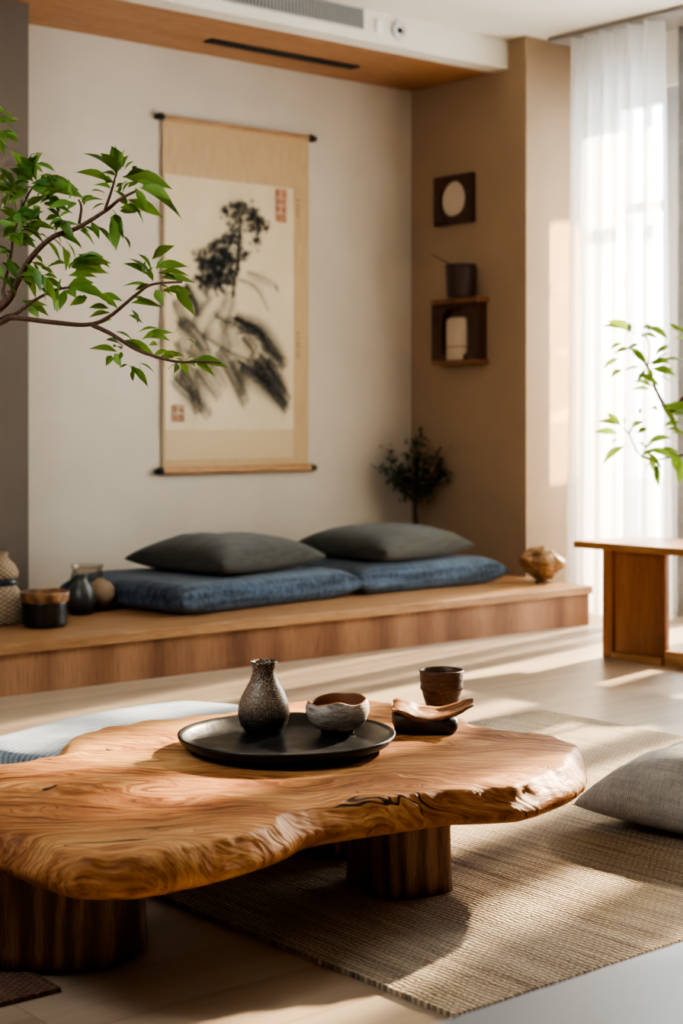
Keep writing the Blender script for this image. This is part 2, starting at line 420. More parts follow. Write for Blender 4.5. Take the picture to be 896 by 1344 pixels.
t = tag(obj('slot_vent', rel(box(4.43, 5.36, 6.265, 6.335, 2.812, 2.8195), bpy.data.objects['air_vent_grille']), M_dark_slot, loc=(5.2,5.83,2.94)), 'long narrow black slot vent in the wooden soffit', 'vent')
t = thing('wall_switch', 'small white switch plate on bulkhead between grille and round sensor', 'switch', (5.105, 5.83, 2.90))
obj('plate', box(-.022, .022, -.010, -.001, -.035, .035), plain('white plastic', (.8,.78,.74), .4), t, bevel=.003)
obj('rocker', box(-.012, .008, -.014, -.010, -.022, .022), plain('white plastic rocker', (.86,.85,.82), .35), t, bevel=.002)
t = thing('wall_sensor', 'round white sensor with a dark eye on the white bulkhead', 'sensor', (5.235, 5.83, 2.90))
rot = Matrix.Rotation(PI/2, 3, 'X')
def faced(prof, seg=40):
    bm = lathe(prof, seg); bmesh.ops.rotate(bm, verts=bm.verts, cent=(0,0,0), matrix=rot); return bm
obj('housing', faced([(0,.001),(.05,.001),(.05,.008),(.043,.016),(.030,.017),(.028,.010),(0,.010)]), plain('sensor white', (.62,.61,.6), .4), t, smooth=False)
obj('eye', faced([(0,.0105),(.013,.0105),(.010,.02),(0,.023)]), M_black, t, smooth=True)

# ------------------------------------------------------------------ hanging scroll
SX0, SX1, SZ0, SZ1, SY = 4.345, 5.258, .745, 2.475, 6.575
t = thing('hanging_scroll', 'tall beige hanging scroll with ink painting of pine and rocks', 'scroll', (4.8, 6.575, 1.6))
m = N('silk mounting'); cc = m.ramp(m.noise(m.map((150,1,6)), 1, 3), [(.35,(.46,.33,.19)),(.65,(.54,.40,.24))])
M_silk = m.done(m.bsdf(cc, .8, m.bump(m.wave(scale=150, axis='Z', dist=1), .15, .001)))
m = N('aged paper'); cc = m.ramp(m.noise(m.map((3,1,2)), 1.5, 4), [(.3,(.60,.51,.36)),(.7,(.68,.59,.44))])
M_paper = m.done(m.bsdf(cc, .85, m.bump(m.wave(scale=120, axis='Z', dist=2), .1, .001)))
def sheet(x0, x1, z0, z1, y, nx=12, nz=30, bow=.004):
    bm = bmesh.new(); g = {}
    for i in range(nx+1):
        for j in range(nz+1):
            x = x0+(x1-x0)*i/nx; z = z0+(z1-z0)*j/nz
            g[i,j] = bm.verts.new((x, y-bow*math.sin(PI*(z-SZ0)/(SZ1-SZ0)), z))
    for i in range(nx):
        for j in range(nz): bm.faces.new((g[i,j], g[i+1,j], g[i+1,j+1], g[i,j+1]))
    return bm
o = obj('silk_mounting', rel(sheet(SX0, SX1, SZ0, SZ1, SY-.012), t), M_silk, t, smooth=True)
o = obj('painting_paper', rel(sheet(SX0+.012, 5.155, .945, 2.20, SY-.014), t), M_paper, t, smooth=True)
o = obj('lower_silk', rel(sheet(SX0+.012, 5.155, .80, .9445, SY-.014), t), plain('pale lower silk', (.56,.45,.29), .8), t, smooth=True)
for z, r, nm in ((SZ1, .011, 'top_rod'), (SZ0, .019, 'bottom_roller')):
    rd = obj(nm, tube([(SX0-.004-4.8, -.02, z-1.6), (SX1+.004-4.8, -.02, z-1.6)], r, r, 16, smoothpath=False), wood('roller wood '+nm, [(.3,(.36,.19,.08)),(.7,(.5,.3,.15))], 'X', 2), t, smooth=False)
    for xx in (SX0-.022, SX1+.022):
        kb = lathe([(0,-.026),(.013,-.026),(.019,-.016),(.019,.0),(.013,.022),(0,.022)], 20)
        bmesh.ops.rotate(kb, verts=kb.verts, cent=(0,0,0), matrix=Matrix.Rotation(PI/2*(1 if xx > 5 else -1), 3, 'Y'))
        bmesh.ops.translate(kb, verts=kb.verts, vec=(xx-4.8, -.02, z-1.6))
        obj('rod_knob', kb, M_black, rd, smooth=True)
# ink: soft-edged brush marks laid on the paper
m = N('ink wash'); at = m.n('ShaderNodeAttribute', attribute_name='ink')
tr = m.n('ShaderNodeBsdfTransparent'); mx = m.n('ShaderNodeMixShader')
brk = m.ramp(m.noise(m.map((60,1,60)), 1, 4, .65), [(.32,.45),(.52,1.0)])
m.put(mx.inputs[0], m.math('MULTIPLY', at.outputs['Fac'], brk)); m.t.links.new(tr.outputs[0], mx.inputs[1]); m.t.links.new(m.bsdf((.020,.029,.038), .9), mx.inputs[2])
M_ink = m.done(mx.outputs[0])
ib = bmesh.new(); lay = ib.verts.layers.float_color.new('ink'); cnt = [0]
def iv(x, z, a):
    v = ib.verts.new((x-4.8, -.0185-cnt[0]*.000012, z-1.6)); v[lay] = (a,a,a,1); return v
def blob(x, z, r, a=.9):
    cnt[0] += 1; c = iv(x, z, a); k = 12
    ring = [iv(x+r*.55*math.cos(2*PI*i/k), z+r*.55*math.sin(2*PI*i/k), a*.75) for i in range(k)]
    out = [iv(x+r*(1+.5*random.uniform(-1,1))*math.cos(2*PI*i/k), z+r*(1+.4*random.uniform(-1,1))*math.sin(2*PI*i/k), 0) for i in range(k)]
    for i in range(k):
        j = (i+1)%k; ib.faces.new((c, ring[i], ring[j])); ib.faces.new((ring[i], out[i], out[j], ring[j]))
def stroke(pts, w, a):
    cnt[0] += 1
    p = cat([(x,0,z) for x,z in pts], 6); prev = None
    for i, q in enumerate(p):
        d = (p[min(i+1,len(p)-1)]-p[max(0,i-1)]).normalized(); nx, nz = -d.z, d.x
        s = i/(len(p)-1); ww = w*(.35+.65*math.sin(PI*min(1,max(.03,s*.85+.08)))); aa = a*(1-.5*s)*(0 if i in (0,len(p)-1) else 1)
        row = (iv(q.x+nx*ww, q.z+nz*ww, 0), iv(q.x, q.z, aa), iv(q.x-nx*ww, q.z-nz*ww, 0))
        if prev:
            ib.faces.new((prev[0],prev[1],row[1],row[0])); ib.faces.new((prev[1],prev[2],row[2],row[1]))
        prev = row
BLOB = [(4.702,2.042,0.0266),(4.756,2.068,0.0233),(4.792,2.086,0.0266),(4.847,2.069,0.0266),(4.892,2.043,0.0299),(4.929,2.009,0.0299),(4.976,1.99,0.0233),(4.911,1.911,0.0299),(4.865,1.982,0.0233),(4.774,2.004,0.0299),(4.756,1.951,0.0266),(4.738,1.914,0.0299),(4.792,1.903,0.0266),(4.828,1.825,0.0266),(4.792,1.844,0.0233),(4.666,1.879,0.0333),(4.64,1.841,0.0333),(4.578,1.794,0.0333),(4.622,1.761,0.0366),(4.666,1.792,0.0366),(4.72,1.796,0.0333),(4.756,1.798,0.0266),(4.605,1.702,0.0366),(4.666,1.72,0.0399),(4.693,1.678,0.0333),(4.631,1.66,0.0366),(4.578,1.671,0.0266),(4.729,1.723,0.0299),(4.756,1.739,0.0233),(4.561,1.786,0.0233),(4.658,1.748,0.0499),(4.702,1.824,0.0399),(4.902,2.014,0.0399),(4.81,2.051,0.0333),(4.543,1.698,0.02)]
STROKE = [([(4.81,2.036),(4.81,1.934),(4.796,1.8),(4.774,1.682),(4.765,1.608)],0.0101,0.6),([(4.756,1.93),(4.72,1.825),(4.684,1.706)],0.013,0.5),([(4.774,1.514),(4.847,1.487),(4.939,1.454),(5.013,1.382),(5.06,1.323),(5.108,1.264)],0.0289,0.75),([(4.792,1.448),(4.865,1.458),(4.939,1.424),(4.994,1.351)],0.0174,0.45),([(4.828,1.42),(4.883,1.378),(4.911,1.334)],0.0231,0.5),([(4.431,1.478),(4.491,1.438),(4.552,1.382),(4.596,1.312)],0.0347,0.5),([(4.474,1.666),(4.509,1.61),(4.543,1.555),(4.54,1.504)],0.0203,0.7),([(4.414,1.591),(4.448,1.522),(4.509,1.453)],0.0203,0.35),([(4.406,1.207),(4.474,1.151),(4.561,1.08),(4.631,1.008)],0.0289,0.4),([(4.457,1.265),(4.517,1.181),(4.543,1.095),(4.561,1.023)],0.0318,0.45),([(4.543,1.253),(4.605,1.182),(4.684,1.096)],0.026,0.35),([(4.596,1.312),(4.666,1.226),(4.72,1.14)],0.0203,0.3),([(4.675,1.357),(4.738,1.271),(4.81,1.155),(4.847,1.068)],0.0289,0.45),([(4.756,1.301),(4.81,1.214),(4.828,1.112)],0.0231,0.4),([(4.81,1.273),(4.902,1.216),(5.013,1.143),(5.117,1.031)],0.0347,0.6),([(4.911,1.305),(4.976,1.232),(5.051,1.143),(5.117,1.069)],0.0347,0.7),([(4.976,1.306),(5.051,1.218),(5.098,1.129)],0.0231,0.5),([(4.939,1.365),(5.013,1.322),(5.089,1.294)],0.026,0.4),([(4.792,1.712),(4.883,1.688),(4.939,1.646),(4.994,1.552)],0.013,0.2),([(4.847,1.745),(4.939,1.721),(5.041,1.689)],0.013,0.22),([(4.631,1.616),(4.561,1.527),(4.509,1.438)],0.0174,0.25),([(4.738,1.651),(4.702,1.562),(4.631,1.486),(4.578,1.383)],0.0203,0.22),([(4.774,1.609),(4.738,1.505),(4.702,1.402),(4.756,1.301)],0.0203,0.2),([(4.702,1.503),(4.756,1.447),(4.774,1.36)],0.0318,0.22),([(4.578,1.441),(4.684,1.386),(4.81,1.332),(4.939,1.305)],0.0289,0.22),([(4.491,1.352),(4.578,1.297),(4.631,1.24)],0.0376,0.35),([(4.423,1.393),(4.457,1.294),(4.44,1.179)],0.0231,0.28),([(5.032,1.696),(5.051,1.652)],0.0072,0.35),([(4.765,1.652),(4.774,1.609)],0.0101,0.4),([(4.865,1.333),(4.939,1.246),(4.994,1.173)],0.026,0.4),([(4.649,1.53),(4.72,1.49),(4.792,1.478)],0.0145,0.3)]
for p_, w_, a_ in STROKE:
    stroke(p_, w_*2.5, min(.95, a_*1.2))
    for _ in range(4):                                   # dry-brush side hairs
        dx, dz = random.uniform(-1,1)*w_*1.1, random.uniform(-1,1)*w_*1.1
        stroke([(x+dx+random.uniform(-.006,.006), z+dz+random.uniform(-.006,.006)) for x, z in p_], w_*.5, a_*.7)
for x, z, r in BLOB:
    blob(x, z, r*1.7, .22)
    for _ in range(9):
        blob(x+random.gauss(0, r*.8), z+random.gauss(0, r*.8), r*random.uniform(.35,.75), .55)
obj('ink_painting', ib, M_ink, t)
# seals: red blocks with carved pale strokes, and faint brushed signature columns
def seal(x0, x1, z0, z1, cols, rows):
    bm = bmesh.new(); y = -.0200; w = .0045
    def bar(a, b, c, d): box(a-4.8, b-4.8, y-.0006, y, c-1.6, d-1.6, bm)
    bar(x0, x1, z0, z0+w); bar(x0, x1, z1-w, z1); bar(x0, x0+w, z0, z1); bar(x1-w, x1, z0, z1)
    cw, rh = (x1-x0-2*w)/cols, (z1-z0-2*w)/rows
    for i in range(cols):
        for j in range(rows):
            a, c = x0+w+i*cw, z0+w+j*rh
            for k in range(3):
                bar(a+cw*.12, a+cw*.88, c+rh*(.15+.3*k), c+rh*(.15+.3*k)+rh*.13)
            bar(a+cw*.42, a+cw*.58, c+rh*.1, c+rh*.9)
            if (i+j) % 2: bar(a+cw*.12, a+cw*.25, c+rh*.4, c+rh*.9)
            else: bar(a+cw*.75, a+cw*.88, c+rh*.1, c+rh*.6)
    return bm
M_seal = plain('faded red seal ink', (.50,.15,.10), .85)
s = obj('red_seal', seal(5.035, 5.105, 2.02, 2.20-.012, 2, 4), M_seal, t); s['label'] = 'tall red seal at the upper right of the painting'
s = obj('red_seal', seal(4.395, 4.468, .985, 1.07, 2, 2), plain('brown red seal ink', (.42,.19,.13), .85), t); s['label'] = 'small square red seal at the lower left of the painting'
def marks(x, z0, z1, n):
    bm = bmesh.new(); h = (z1-z0)/n
    for k in range(n):
        z = z0+h*(k+.5)
        for q in range(4):
            a = random.choice((0, .2, 1.5, -.6)); L = random.uniform(.006,.011); cx = x+random.uniform(-.005,.005); cz = z+random.uniform(-.3,.3)*h
            dx, dz = math.cos(a)*L, math.sin(a)*L; nx, nz = -math.sin(a)*.0012, math.cos(a)*.0012
            vs = [bm.verts.new((px-4.8, -.0185, pz-1.6)) for px, pz in ((cx-dx-nx,cz-dz-nz),(cx+dx-nx,cz+dz-nz),(cx+dx+nx,cz+dz+nz),(cx-dx+nx,cz-dz+nz))]
            bm.faces.new(vs)
    return bm
M_sig = plain('faded ink', (.24,.17,.10), .9)
obj('inscription', marks(5.183, 2.05, 2.155, 4), M_sig, t); obj('inscription', marks(5.183, 1.31, 1.46, 6), M_sig, t)

# ------------------------------------------------------------------ things on the niche side wall (x = 6.0 face)
M_umber = wood('dark umber wood', [(.3,(.035,.014,.008)),(.7,(.10,.042,.024))], 'Z', 3, .5, .2)
M_umber_edge = wood('brown shelf wood', [(.3,(.13,.05,.022)),(.7,(.30,.14,.065))], 'Y', 3, .5, .2)
def holed_panel(w, h, d, hole, bm=None):
    """board w (along y) x h (z) x d (x, toward -x) with a hole outline [(y,z)...]"""
    bm = bm or bmesh.new(); n = len(hole)
    out = []
    for y, z in hole:
        k = min(w/2/abs(y) if abs(y) > 1e-6 else 9e9, h/2/abs(z) if abs(z) > 1e-6 else 9e9); out.append((y*k, z*k))
    # snap the nearest outline points to the four corners
    for cy in (-1,1):
        for cz in (-1,1):
            i = min(range(n), key=lambda q: (out[q][0]-cy*w/2)**2+(out[q][1]-cz*h/2)**2); out[i] = (cy*w/2, cz*h/2)
    def ring(pts, x): return [bm.verts.new((x, y, z)) for y, z in pts]
    fo, fi, bo, bi = ring(out,-d), ring(hole,-d), ring(out,0), ring(hole,0)
    for i in range(n):
        j = (i+1)%n
        bm.faces.new((fo[i],fo[j],fi[j],fi[i])); bm.faces.new((bo[i],bi[i],bi[j],bo[j])); bm.faces.new((fo[i],bo[i],bo[j],fo[j])); bm.faces.new((fi[i],fi[j],bi[j],bi[i]))
    return bm
t = thing('wall_frame', 'small dark wooden wall frame with a pale oval opening, above the wall shelf', 'picture frame', (5.999, 6.215, 2.18))
oval = []
for i in range(48):
    a = 2*PI*i/48; r = 1-.10*max(0, -math.sin(a))**3
    oval.append((.097*math.cos(a), .100*math.sin(a)*r))
obj('frame', holed_panel(.295, .262, .032, oval), M_umber, t, bevel=.004)
obj('oval_panel', box(-.012, -.002, -.11, .11, -.108, .108), plain('pale parchment panel', (.60,.50,.38), .8), t)
t = thing('wall_shelf', 'dark wooden box shelf with arched niche, mounted on the brown side wall', 'shelf', (5.999, 6.19, 1.30))
arch = []
for i in range(48):
    a = 2*PI*i/48; c, s_ = math.cos(a), math.sin(a); q = 5 if s_ > 0 else 12; k = (abs(c)**q+abs(s_)**q)**(-1/q)
    arch.append((.098*c*k, .122*s_*k))
pb = holed_panel(.36, .30, .06, arch); bmesh.ops.translate(pb, verts=pb.verts, vec=(0,-.025,.165))
obj('niche_panel', pb, M_umber, t)
obj('back_panel', box(-.006, -.001, -.15, .10, .03, .30), plain('niche back', (.16,.09,.055), .8), t)
obj('top_board', box(-.095, -.001, -.225, .125, .316, .343), M_umber_edge, t, bevel=.003)
obj('bottom_board', box(-.09, -.001, -.225, .125, -.008, .014), M_umber_edge, t, bevel=.003)
def flatx(bm):
    bmesh.ops.scale(bm, verts=bm.verts, vec=(.4,1,1)); return bm
t = thing('ceramic_lantern', 'pale cream cylinder with a thin dark band inside the wall shelf niche', 'lantern', (5.957, 6.165, 1.3145))
obj('body', flatx(lathe([(0,0),(.074,0),(.078,.006),(.078,.205),(.072,.222),(.05,.230),(0,.232)], 40)), plain('cream ceramic', (.56,.45,.33), .6), t, smooth=True)
obj('band', flatx(lathe([(.0785,.068),(.0795,.068),(.0795,.074),(.0785,.074)], 40)), plain('band', (.22,.13,.08), .6), t)
t = thing('dark_mug', 'dark brown straight-sided mug standing on top of the wall shelf', 'cup', (5.912, 6.095, 1.6435))
obj('body', lathe([(0,0),(.066,0),(.07,.006),(.078,.16),(.080,.172),(.077,.173),(.071,.16),(.064,.012),(0,.01)], 40), plain('dark glaze', (.04,.022,.018), .45), t, smooth=True)
t = tag(obj('wooden_stick', tube([(5.912, 6.07, 1.665), (5.912, 6.165, 1.822), (5.90, 6.30, 1.885)], .006, .004, 8, smoothpath=False), plain('stick wood', (.16,.09,.05), .6)), 'thin wooden stick leaning out of the dark mug on the wall shelf', 'stick')

# ------------------------------------------------------------------ cushions on the bench
def cush(name, bm, mat, loc, rz, label, cat_, group=None):
    o = obj(name, bm, mat, smooth=True, loc=loc); o.rotation_euler = (0,0,rz); return tag(o, label, cat_, group)
c1 = cush('floor_cushion', cushion(1.06, .80, .135, flat=.36, power=9, pinch=.012, ear=.03, seed=1, lump=.009, bottom=.45), M_denim, (4.163, 5.875, .19), math.radians(7), 'wide flat denim blue seat cushion on the bench directly beneath the scroll', 'cushion', 'blue seat cushions on the bench')
c2 = cush('floor_cushion', cushion(.94, .76, .135, flat=.36, power=9, pinch=.012, ear=.03, seed=5, lump=.009, bottom=.45), M_denim, (5.225, 5.93, .19), math.radians(1), 'wide flat denim blue seat cushion on the bench nearest the niche corner', 'cushion', 'blue seat cushions on the bench')
for c in (c1, c2):
    s_ = c.dimensions
p1 = cush('throw_pillow', cushion(.68, .62, .165, flat=.5, power=3, pinch=.07, seed=3, lump=.012, bottom=.35), M_pillow, (4.20, 5.83, .322), math.radians(10), 'grey green throw pillow on the blue seat cushion beneath the scroll', 'pillow', 'grey green pillows on the bench')
p2 = cush('throw_pillow', cushion(.70, .62, .165, flat=.5, power=3, pinch=.07, seed=8, lump=.012, bottom=.35), M_pillow, (5.17, 5.87, .322), math.radians(9), 'grey green throw pillow on the blue seat cushion beside the niche corner', 'pillow', 'grey green pillows on the bench')

# ------------------------------------------------------------------ pots at the left end of the bench
def weave(name, c0, c1, s=55):
    m = N(name); sp = m.sep()
    ang = m.n('ShaderNodeMath', operation='ARCTAN2'); m.put(ang.inputs[0], sp[1]); m.put(ang.inputs[1], sp[0])
    u = m.math('MULTIPLY', ang.outputs[0], 9.0); v_ = m.math('MULTIPLY', sp[2], s*3.2)
    h = m.math('ABSOLUTE', m.math('MULTIPLY', m.math('SINE', m.math('ADD', u, v_)), m.math('SINE', m.math('SUBTRACT', u, v_))))
    c = m.ramp(m.math('ADD', m.math('MULTIPLY', h, .6), m.math('MULTIPLY', m.noise(scale=60), .4)), [(.1,c0),(.6,c1)])
    return m.done(m.bsdf(c, .85, m.bump(h, .9, .006)))
M_weave = weave('woven straw', (.10,.06,.035), (.52,.40,.27))
t = thing('woven_bottle', 'tall woven straw gourd bottle with dark neck band at left bench end', 'vase', (3.035, 5.735, .19))
obj('body', lathe([(0,0),(.085,0),(.098,.012),(.104,.05),(.10,.085),(.078,.125),(.058,.148),(.055,.156)], 48, .03, 2), M_weave, t, smooth=True)
obj('neck_band', lathe([(.055,.150),(.064,.156),(.066,.168),(.058,.178),(.05,.178)], 40), plain('dark ribbon', (.03,.035,.05), .35), t, smooth=True)
obj('bulb', lathe([(.05,.172),(.066,.182),(.068,.205),(.052,.235),(.03,.255),(.024,.27),(.028,.283),(.018,.285),(.015,.26),(0,.255)], 40, .02, 5), M_weave, t, smooth=True)
t = thing('ribbed_pot', 'black ribbed pot with brown glazed rim beside the woven gourd bottle', 'pot', (3.12, 5.54, .19))
pr = [(0,0),(.075,0),(.083,.006)]
for k in range(6):
    z = .010+k*.0145; pr += [(.083+.004*k/5, z), (.0905+.004*k/5, z+.007)]
pr += [(.091,.098)]
obj('body', lathe(pr, 56), plain('black ribbed glaze', (.016,.014,.013), .25), t, smooth=True)
m = N('brown drip glaze'); M_drip = m.done(m.bsdf(m.ramp(m.noise(scale=26, detail=4), [(.35,(.10,.045,.02)),(.65,(.36,.19,.085))]), .45))
obj('rim', lathe([(.091,.098),(.0945,.102),(.096,.13),(.094,.138),(.088,.137),(.086,.10),(.08,.02),(0,.015)], 56, .012, 3, .006), M_drip, t, smooth=True)
t = thing('green_vase', 'small dark grey green round vase between ribbed pot and woven ball', 'vase', (3.43, 5.79, .19))
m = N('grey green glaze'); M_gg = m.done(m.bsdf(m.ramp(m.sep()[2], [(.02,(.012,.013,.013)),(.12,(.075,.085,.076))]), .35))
obj('body', lathe([(0,0),(.042,0),(.052,.008),(.061,.04),(.060,.075),(.047,.115),(.028,.14),(.026,.158),(.031,.166),(.026,.166),(.021,.15),(.024,.135),(0,.12)], 48), M_gg, t, smooth=True)
t = thing('glass_jar', 'open smoky glass jar standing behind the grey green vase', 'jar', (3.63, 6.075, .19))
obj('body', lathe([(0,0),(.06,0),(.072,.01),(.076,.06),(.073,.12),(.066,.148),(.070,.168),(.0755,.173),(.072,.174),(.063,.15),(.07,.12),(.073,.06),(.068,.012),(0,.008)], 48), M_smoke, t, smooth=True)
t = thing('dark_plate', 'dark brown round footed plate on the bench carrying the woven ball', 'plate', (3.575, 5.875, .19))
obj('body', lathe([(0,0),(.058,0),(.062,.008),(.078,.018),(.083,.028),(.082,.034),(.076,.032),(.06,.026),(0,.025)], 48), plain('burnt wood', (.05,.025,.016), .45), t, smooth=True)
t = thing('woven_ball', 'small round woven straw ball vase on the dark plate', 'vase', (3.575, 5.875, .216))
obj('body', lathe([(0,0),(.035,0),(.055,.012),(.064,.04),(.060,.068),(.043,.09),(.022,.099),(.016,.108),(.012,.108),(.012,.095),(0,.09)], 44, .03, 7), weave('pale woven straw', (.14,.085,.05), (.58,.43,.29), 70), t, smooth=True)

# ------------------------------------------------------------------ root sculpture at the right end of the bench
t = thing('root_sculpture', 'gnarled pale brown burl wood sculpture on small foot at right bench end', 'sculpture', (5.845, 5.45, .19))
bm = bmesh.new(); bmesh.ops.create_icosphere(bm, subdivisions=5, radius=1)
for v in bm.verts:
    d = v.co.normalized(); n1 = noise.noise(d*1.8+Vector((3.1,0,1))); n2 = noise.noise(d*5+Vector((0,9,0)))
    r = .086*(1+.14*n1+.08*n2)
    if d.z > .1: r += .012*noise.noise(Vector((d.x*3, d.y*3, 2)))*d.z
    lat = d.x*.767-d.y*.641
    r += .045*max(0, -lat-.62)*3*max(0,1-abs(d.z-.35)*1.6) + .035*max(0, lat-.66)*3*max(0,1-abs(d.z-.05)*1.6)
    v.co = Vector((d.x*r, d.y*r, .095+d.z*r*.95))
m = N('burl wood'); M_burl = m.done(m.bsdf(m.ramp(m.noise(m.map((1,1,3)), 9, 5, .6, 1), [(.3,(.10,.048,.02)),(.5,(.27,.155,.07)),(.72,(.42,.28,.15))]), .6, m.bump(m.noise(scale=30, detail=4), .6, .008)))
obj('burl', bm, M_burl, t, smooth=True)
obj('foot', lathe([(0,0),(.032,0),(.034,.006),(.022,.012),(.02,.026),(0,.028)], 24), plain('dark foot', (.09,.045,.025), .6), t, smooth=True)

# ------------------------------------------------------------------ little tree in the niche corner
t = thing('niche_tree', 'small dark olive tree in a pot in the niche corner behind pillows', 'plant', (5.84, 6.36, .19))
obj('pot', lathe([(0,0),(.06,0),(.066,.01),(.08,.12),(.082,.13),(.074,.13),(.070,.11),(0,.105)], 32), M_pot, t, smooth=True)
tk = tube([(0,0,.10),(.006,0,.2),(-.004,.004,.30),(.0,0,.40),(.004,0,.55),(.0,0,.72)], .014, .004, 8)
TIPS = [(-.19,.56),(-.155,.63),(-.10,.55),(.13,.66),(.17,.58),(.12,.50),(-.09,.46),(.03,.74),(.05,.60),(-.05,.62),(.08,.45),(.0,.5),(-.13,.5),(.16,.52),(-.02,.69)]
ends = []
for a, z in TIPS:
    dpt = random.uniform(-.09,.09)
    e = Vector((.767*a+.641*dpt, -.641*a+.767*dpt, z)); s_ = Vector((0,0,.33+ (z-.4)*.45))
    e.x = min(e.x, .145); e.y = min(e.y, .19)
    tube([s_, (s_+e)/2+Vector((0,0,-.01)), e], .006, .002, 5, tk, 4); ends.append((s_, e))
obj('trunk', tk, M_bark_dark, t, smooth=True)
lf = bmesh.new()
for s_, e in ends:
    for k in range(62):
        p = s_+(e-s_)*random.uniform(.3, 1.05)+Vector([random.gauss(0,.02) for _ in range(3)])
        dr = Vector((random.gauss(0,1), random.gauss(0,1), random.gauss(.2,.7))).normalized()*random.uniform(.022,.04)
        q = p+dr; q.x = min(q.x, .15); q.y = min(q.y, .205); p.x = min(p.x, .15); p.y = min(p.y, .205)
        leaf(lf, p, q, .55, .2, .1)
obj('foliage', lf, M_leaf_dark, t, smooth=True)

# ------------------------------------------------------------------ curtains
def curtain(y0, y1, x, amp, waves, z0, z1, nz=14, ny=200, flare=.0, seed=0):
    bm = bmesh.new(); g = {}
    for i in range(ny+1):
        s_ = i/ny
        for j in range(nz+1):
            z = z0+(z1-z0)*j/nz; k = 1-(z-z0)/(z1-z0)
            ph = 2*PI*waves*(s_+.02*noise.noise((s_*4, seed, 0)))+.5*noise.noise((s_*3, k*1.2, seed))
            a = amp*(.75+.5*k)*(1+.4*noise.noise((s_*6, seed*2, k*.6)))
            yc = (y0+y1)/2; yv = yc+(y0-yc+(y1-y0)*s_)*(1+flare*k)+.25*amp*math.sin(ph*2)
            g[i,j] = bm.verts.new((x+a*math.sin(ph), yv, z))
    for i in range(ny):
        for j in range(nz): bm.faces.new((g[i,j], g[i+1,j], g[i+1,j+1], g[i,j+1]))
    return bm
tag(obj('sheer_curtain', curtain(4.97, 5.53, 6.18, .075, 6, .015, CEIL-.025, flare=.05, seed=1), M_sheer, smooth=True), 'white sheer curtain hanging in deep folds next to the wall corner', 'curtain')
tag(obj('sheer_curtain', curtain(2.35, 4.62, 6.33, .035, 11, .015, CEIL-.025, ny=320, seed=4), M_sheer_side, smooth=True), 'unseen sheer curtain added beyond the wooden console to stripe the sunlight', 'curtain')  # out of view, added so the sun falls in streaks
tag(obj('grey_drape', curtain(4.90, 5.03, 6.39, .025, 3, .015, CEIL-.025, ny=60, seed=7), M_drape, smooth=True), 'narrow grey drape beside the white sheer curtain', 'curtain')
tag(obj('curtain_track', box(6.12, 6.42, 2.3, 5.66, CEIL-.022, CEIL), plain('track metal', (.30,.28,.26), .5)), 'dark curtain track along the ceiling above the window', 'curtain track')

# ------------------------------------------------------------------ wooden console
t = thing('console_bench', 'reddish wooden console bench with slab end legs by window', 'bench', (5.34, 3.75, 0))
obj('top', rel(box(5.13, 5.56, 3.46, 4.60, .452, .482), t), M_console_top, t, bevel=.004)
for y0, y1 in ((4.14, 4.46), (3.52, 3.72)):
    lg = box(5.17, 5.20, y0, y1, .0, .452); box(5.20, 5.49, y1-.03 if y1 > 4 else y0, y1 if y1 > 4 else y0+.03, 0, .452, lg); box(5.49, 5.52, (y1-.05 if y1 > 4 else y0), (y1 if y1 > 4 else y0+.05), 0, .452, lg)
    obj('leg', rel(lg, t), M_console, t, bevel=.004)
obj('corner_post', rel(box(5.155, 5.17, 4.405, 4.46, 0, .452), t), M_console, t, bevel=.003)
rl = box(5.165, 5.20, 3.72, 4.14, .0, .06)
obj('base_rail', rel(rl, t), M_console_top, t, bevel=.004)
obj('foot_rail', rel(box(5.145, 5.1695, 4.14, 4.404, .0, .028), t), M_console_top, t, bevel=.003)

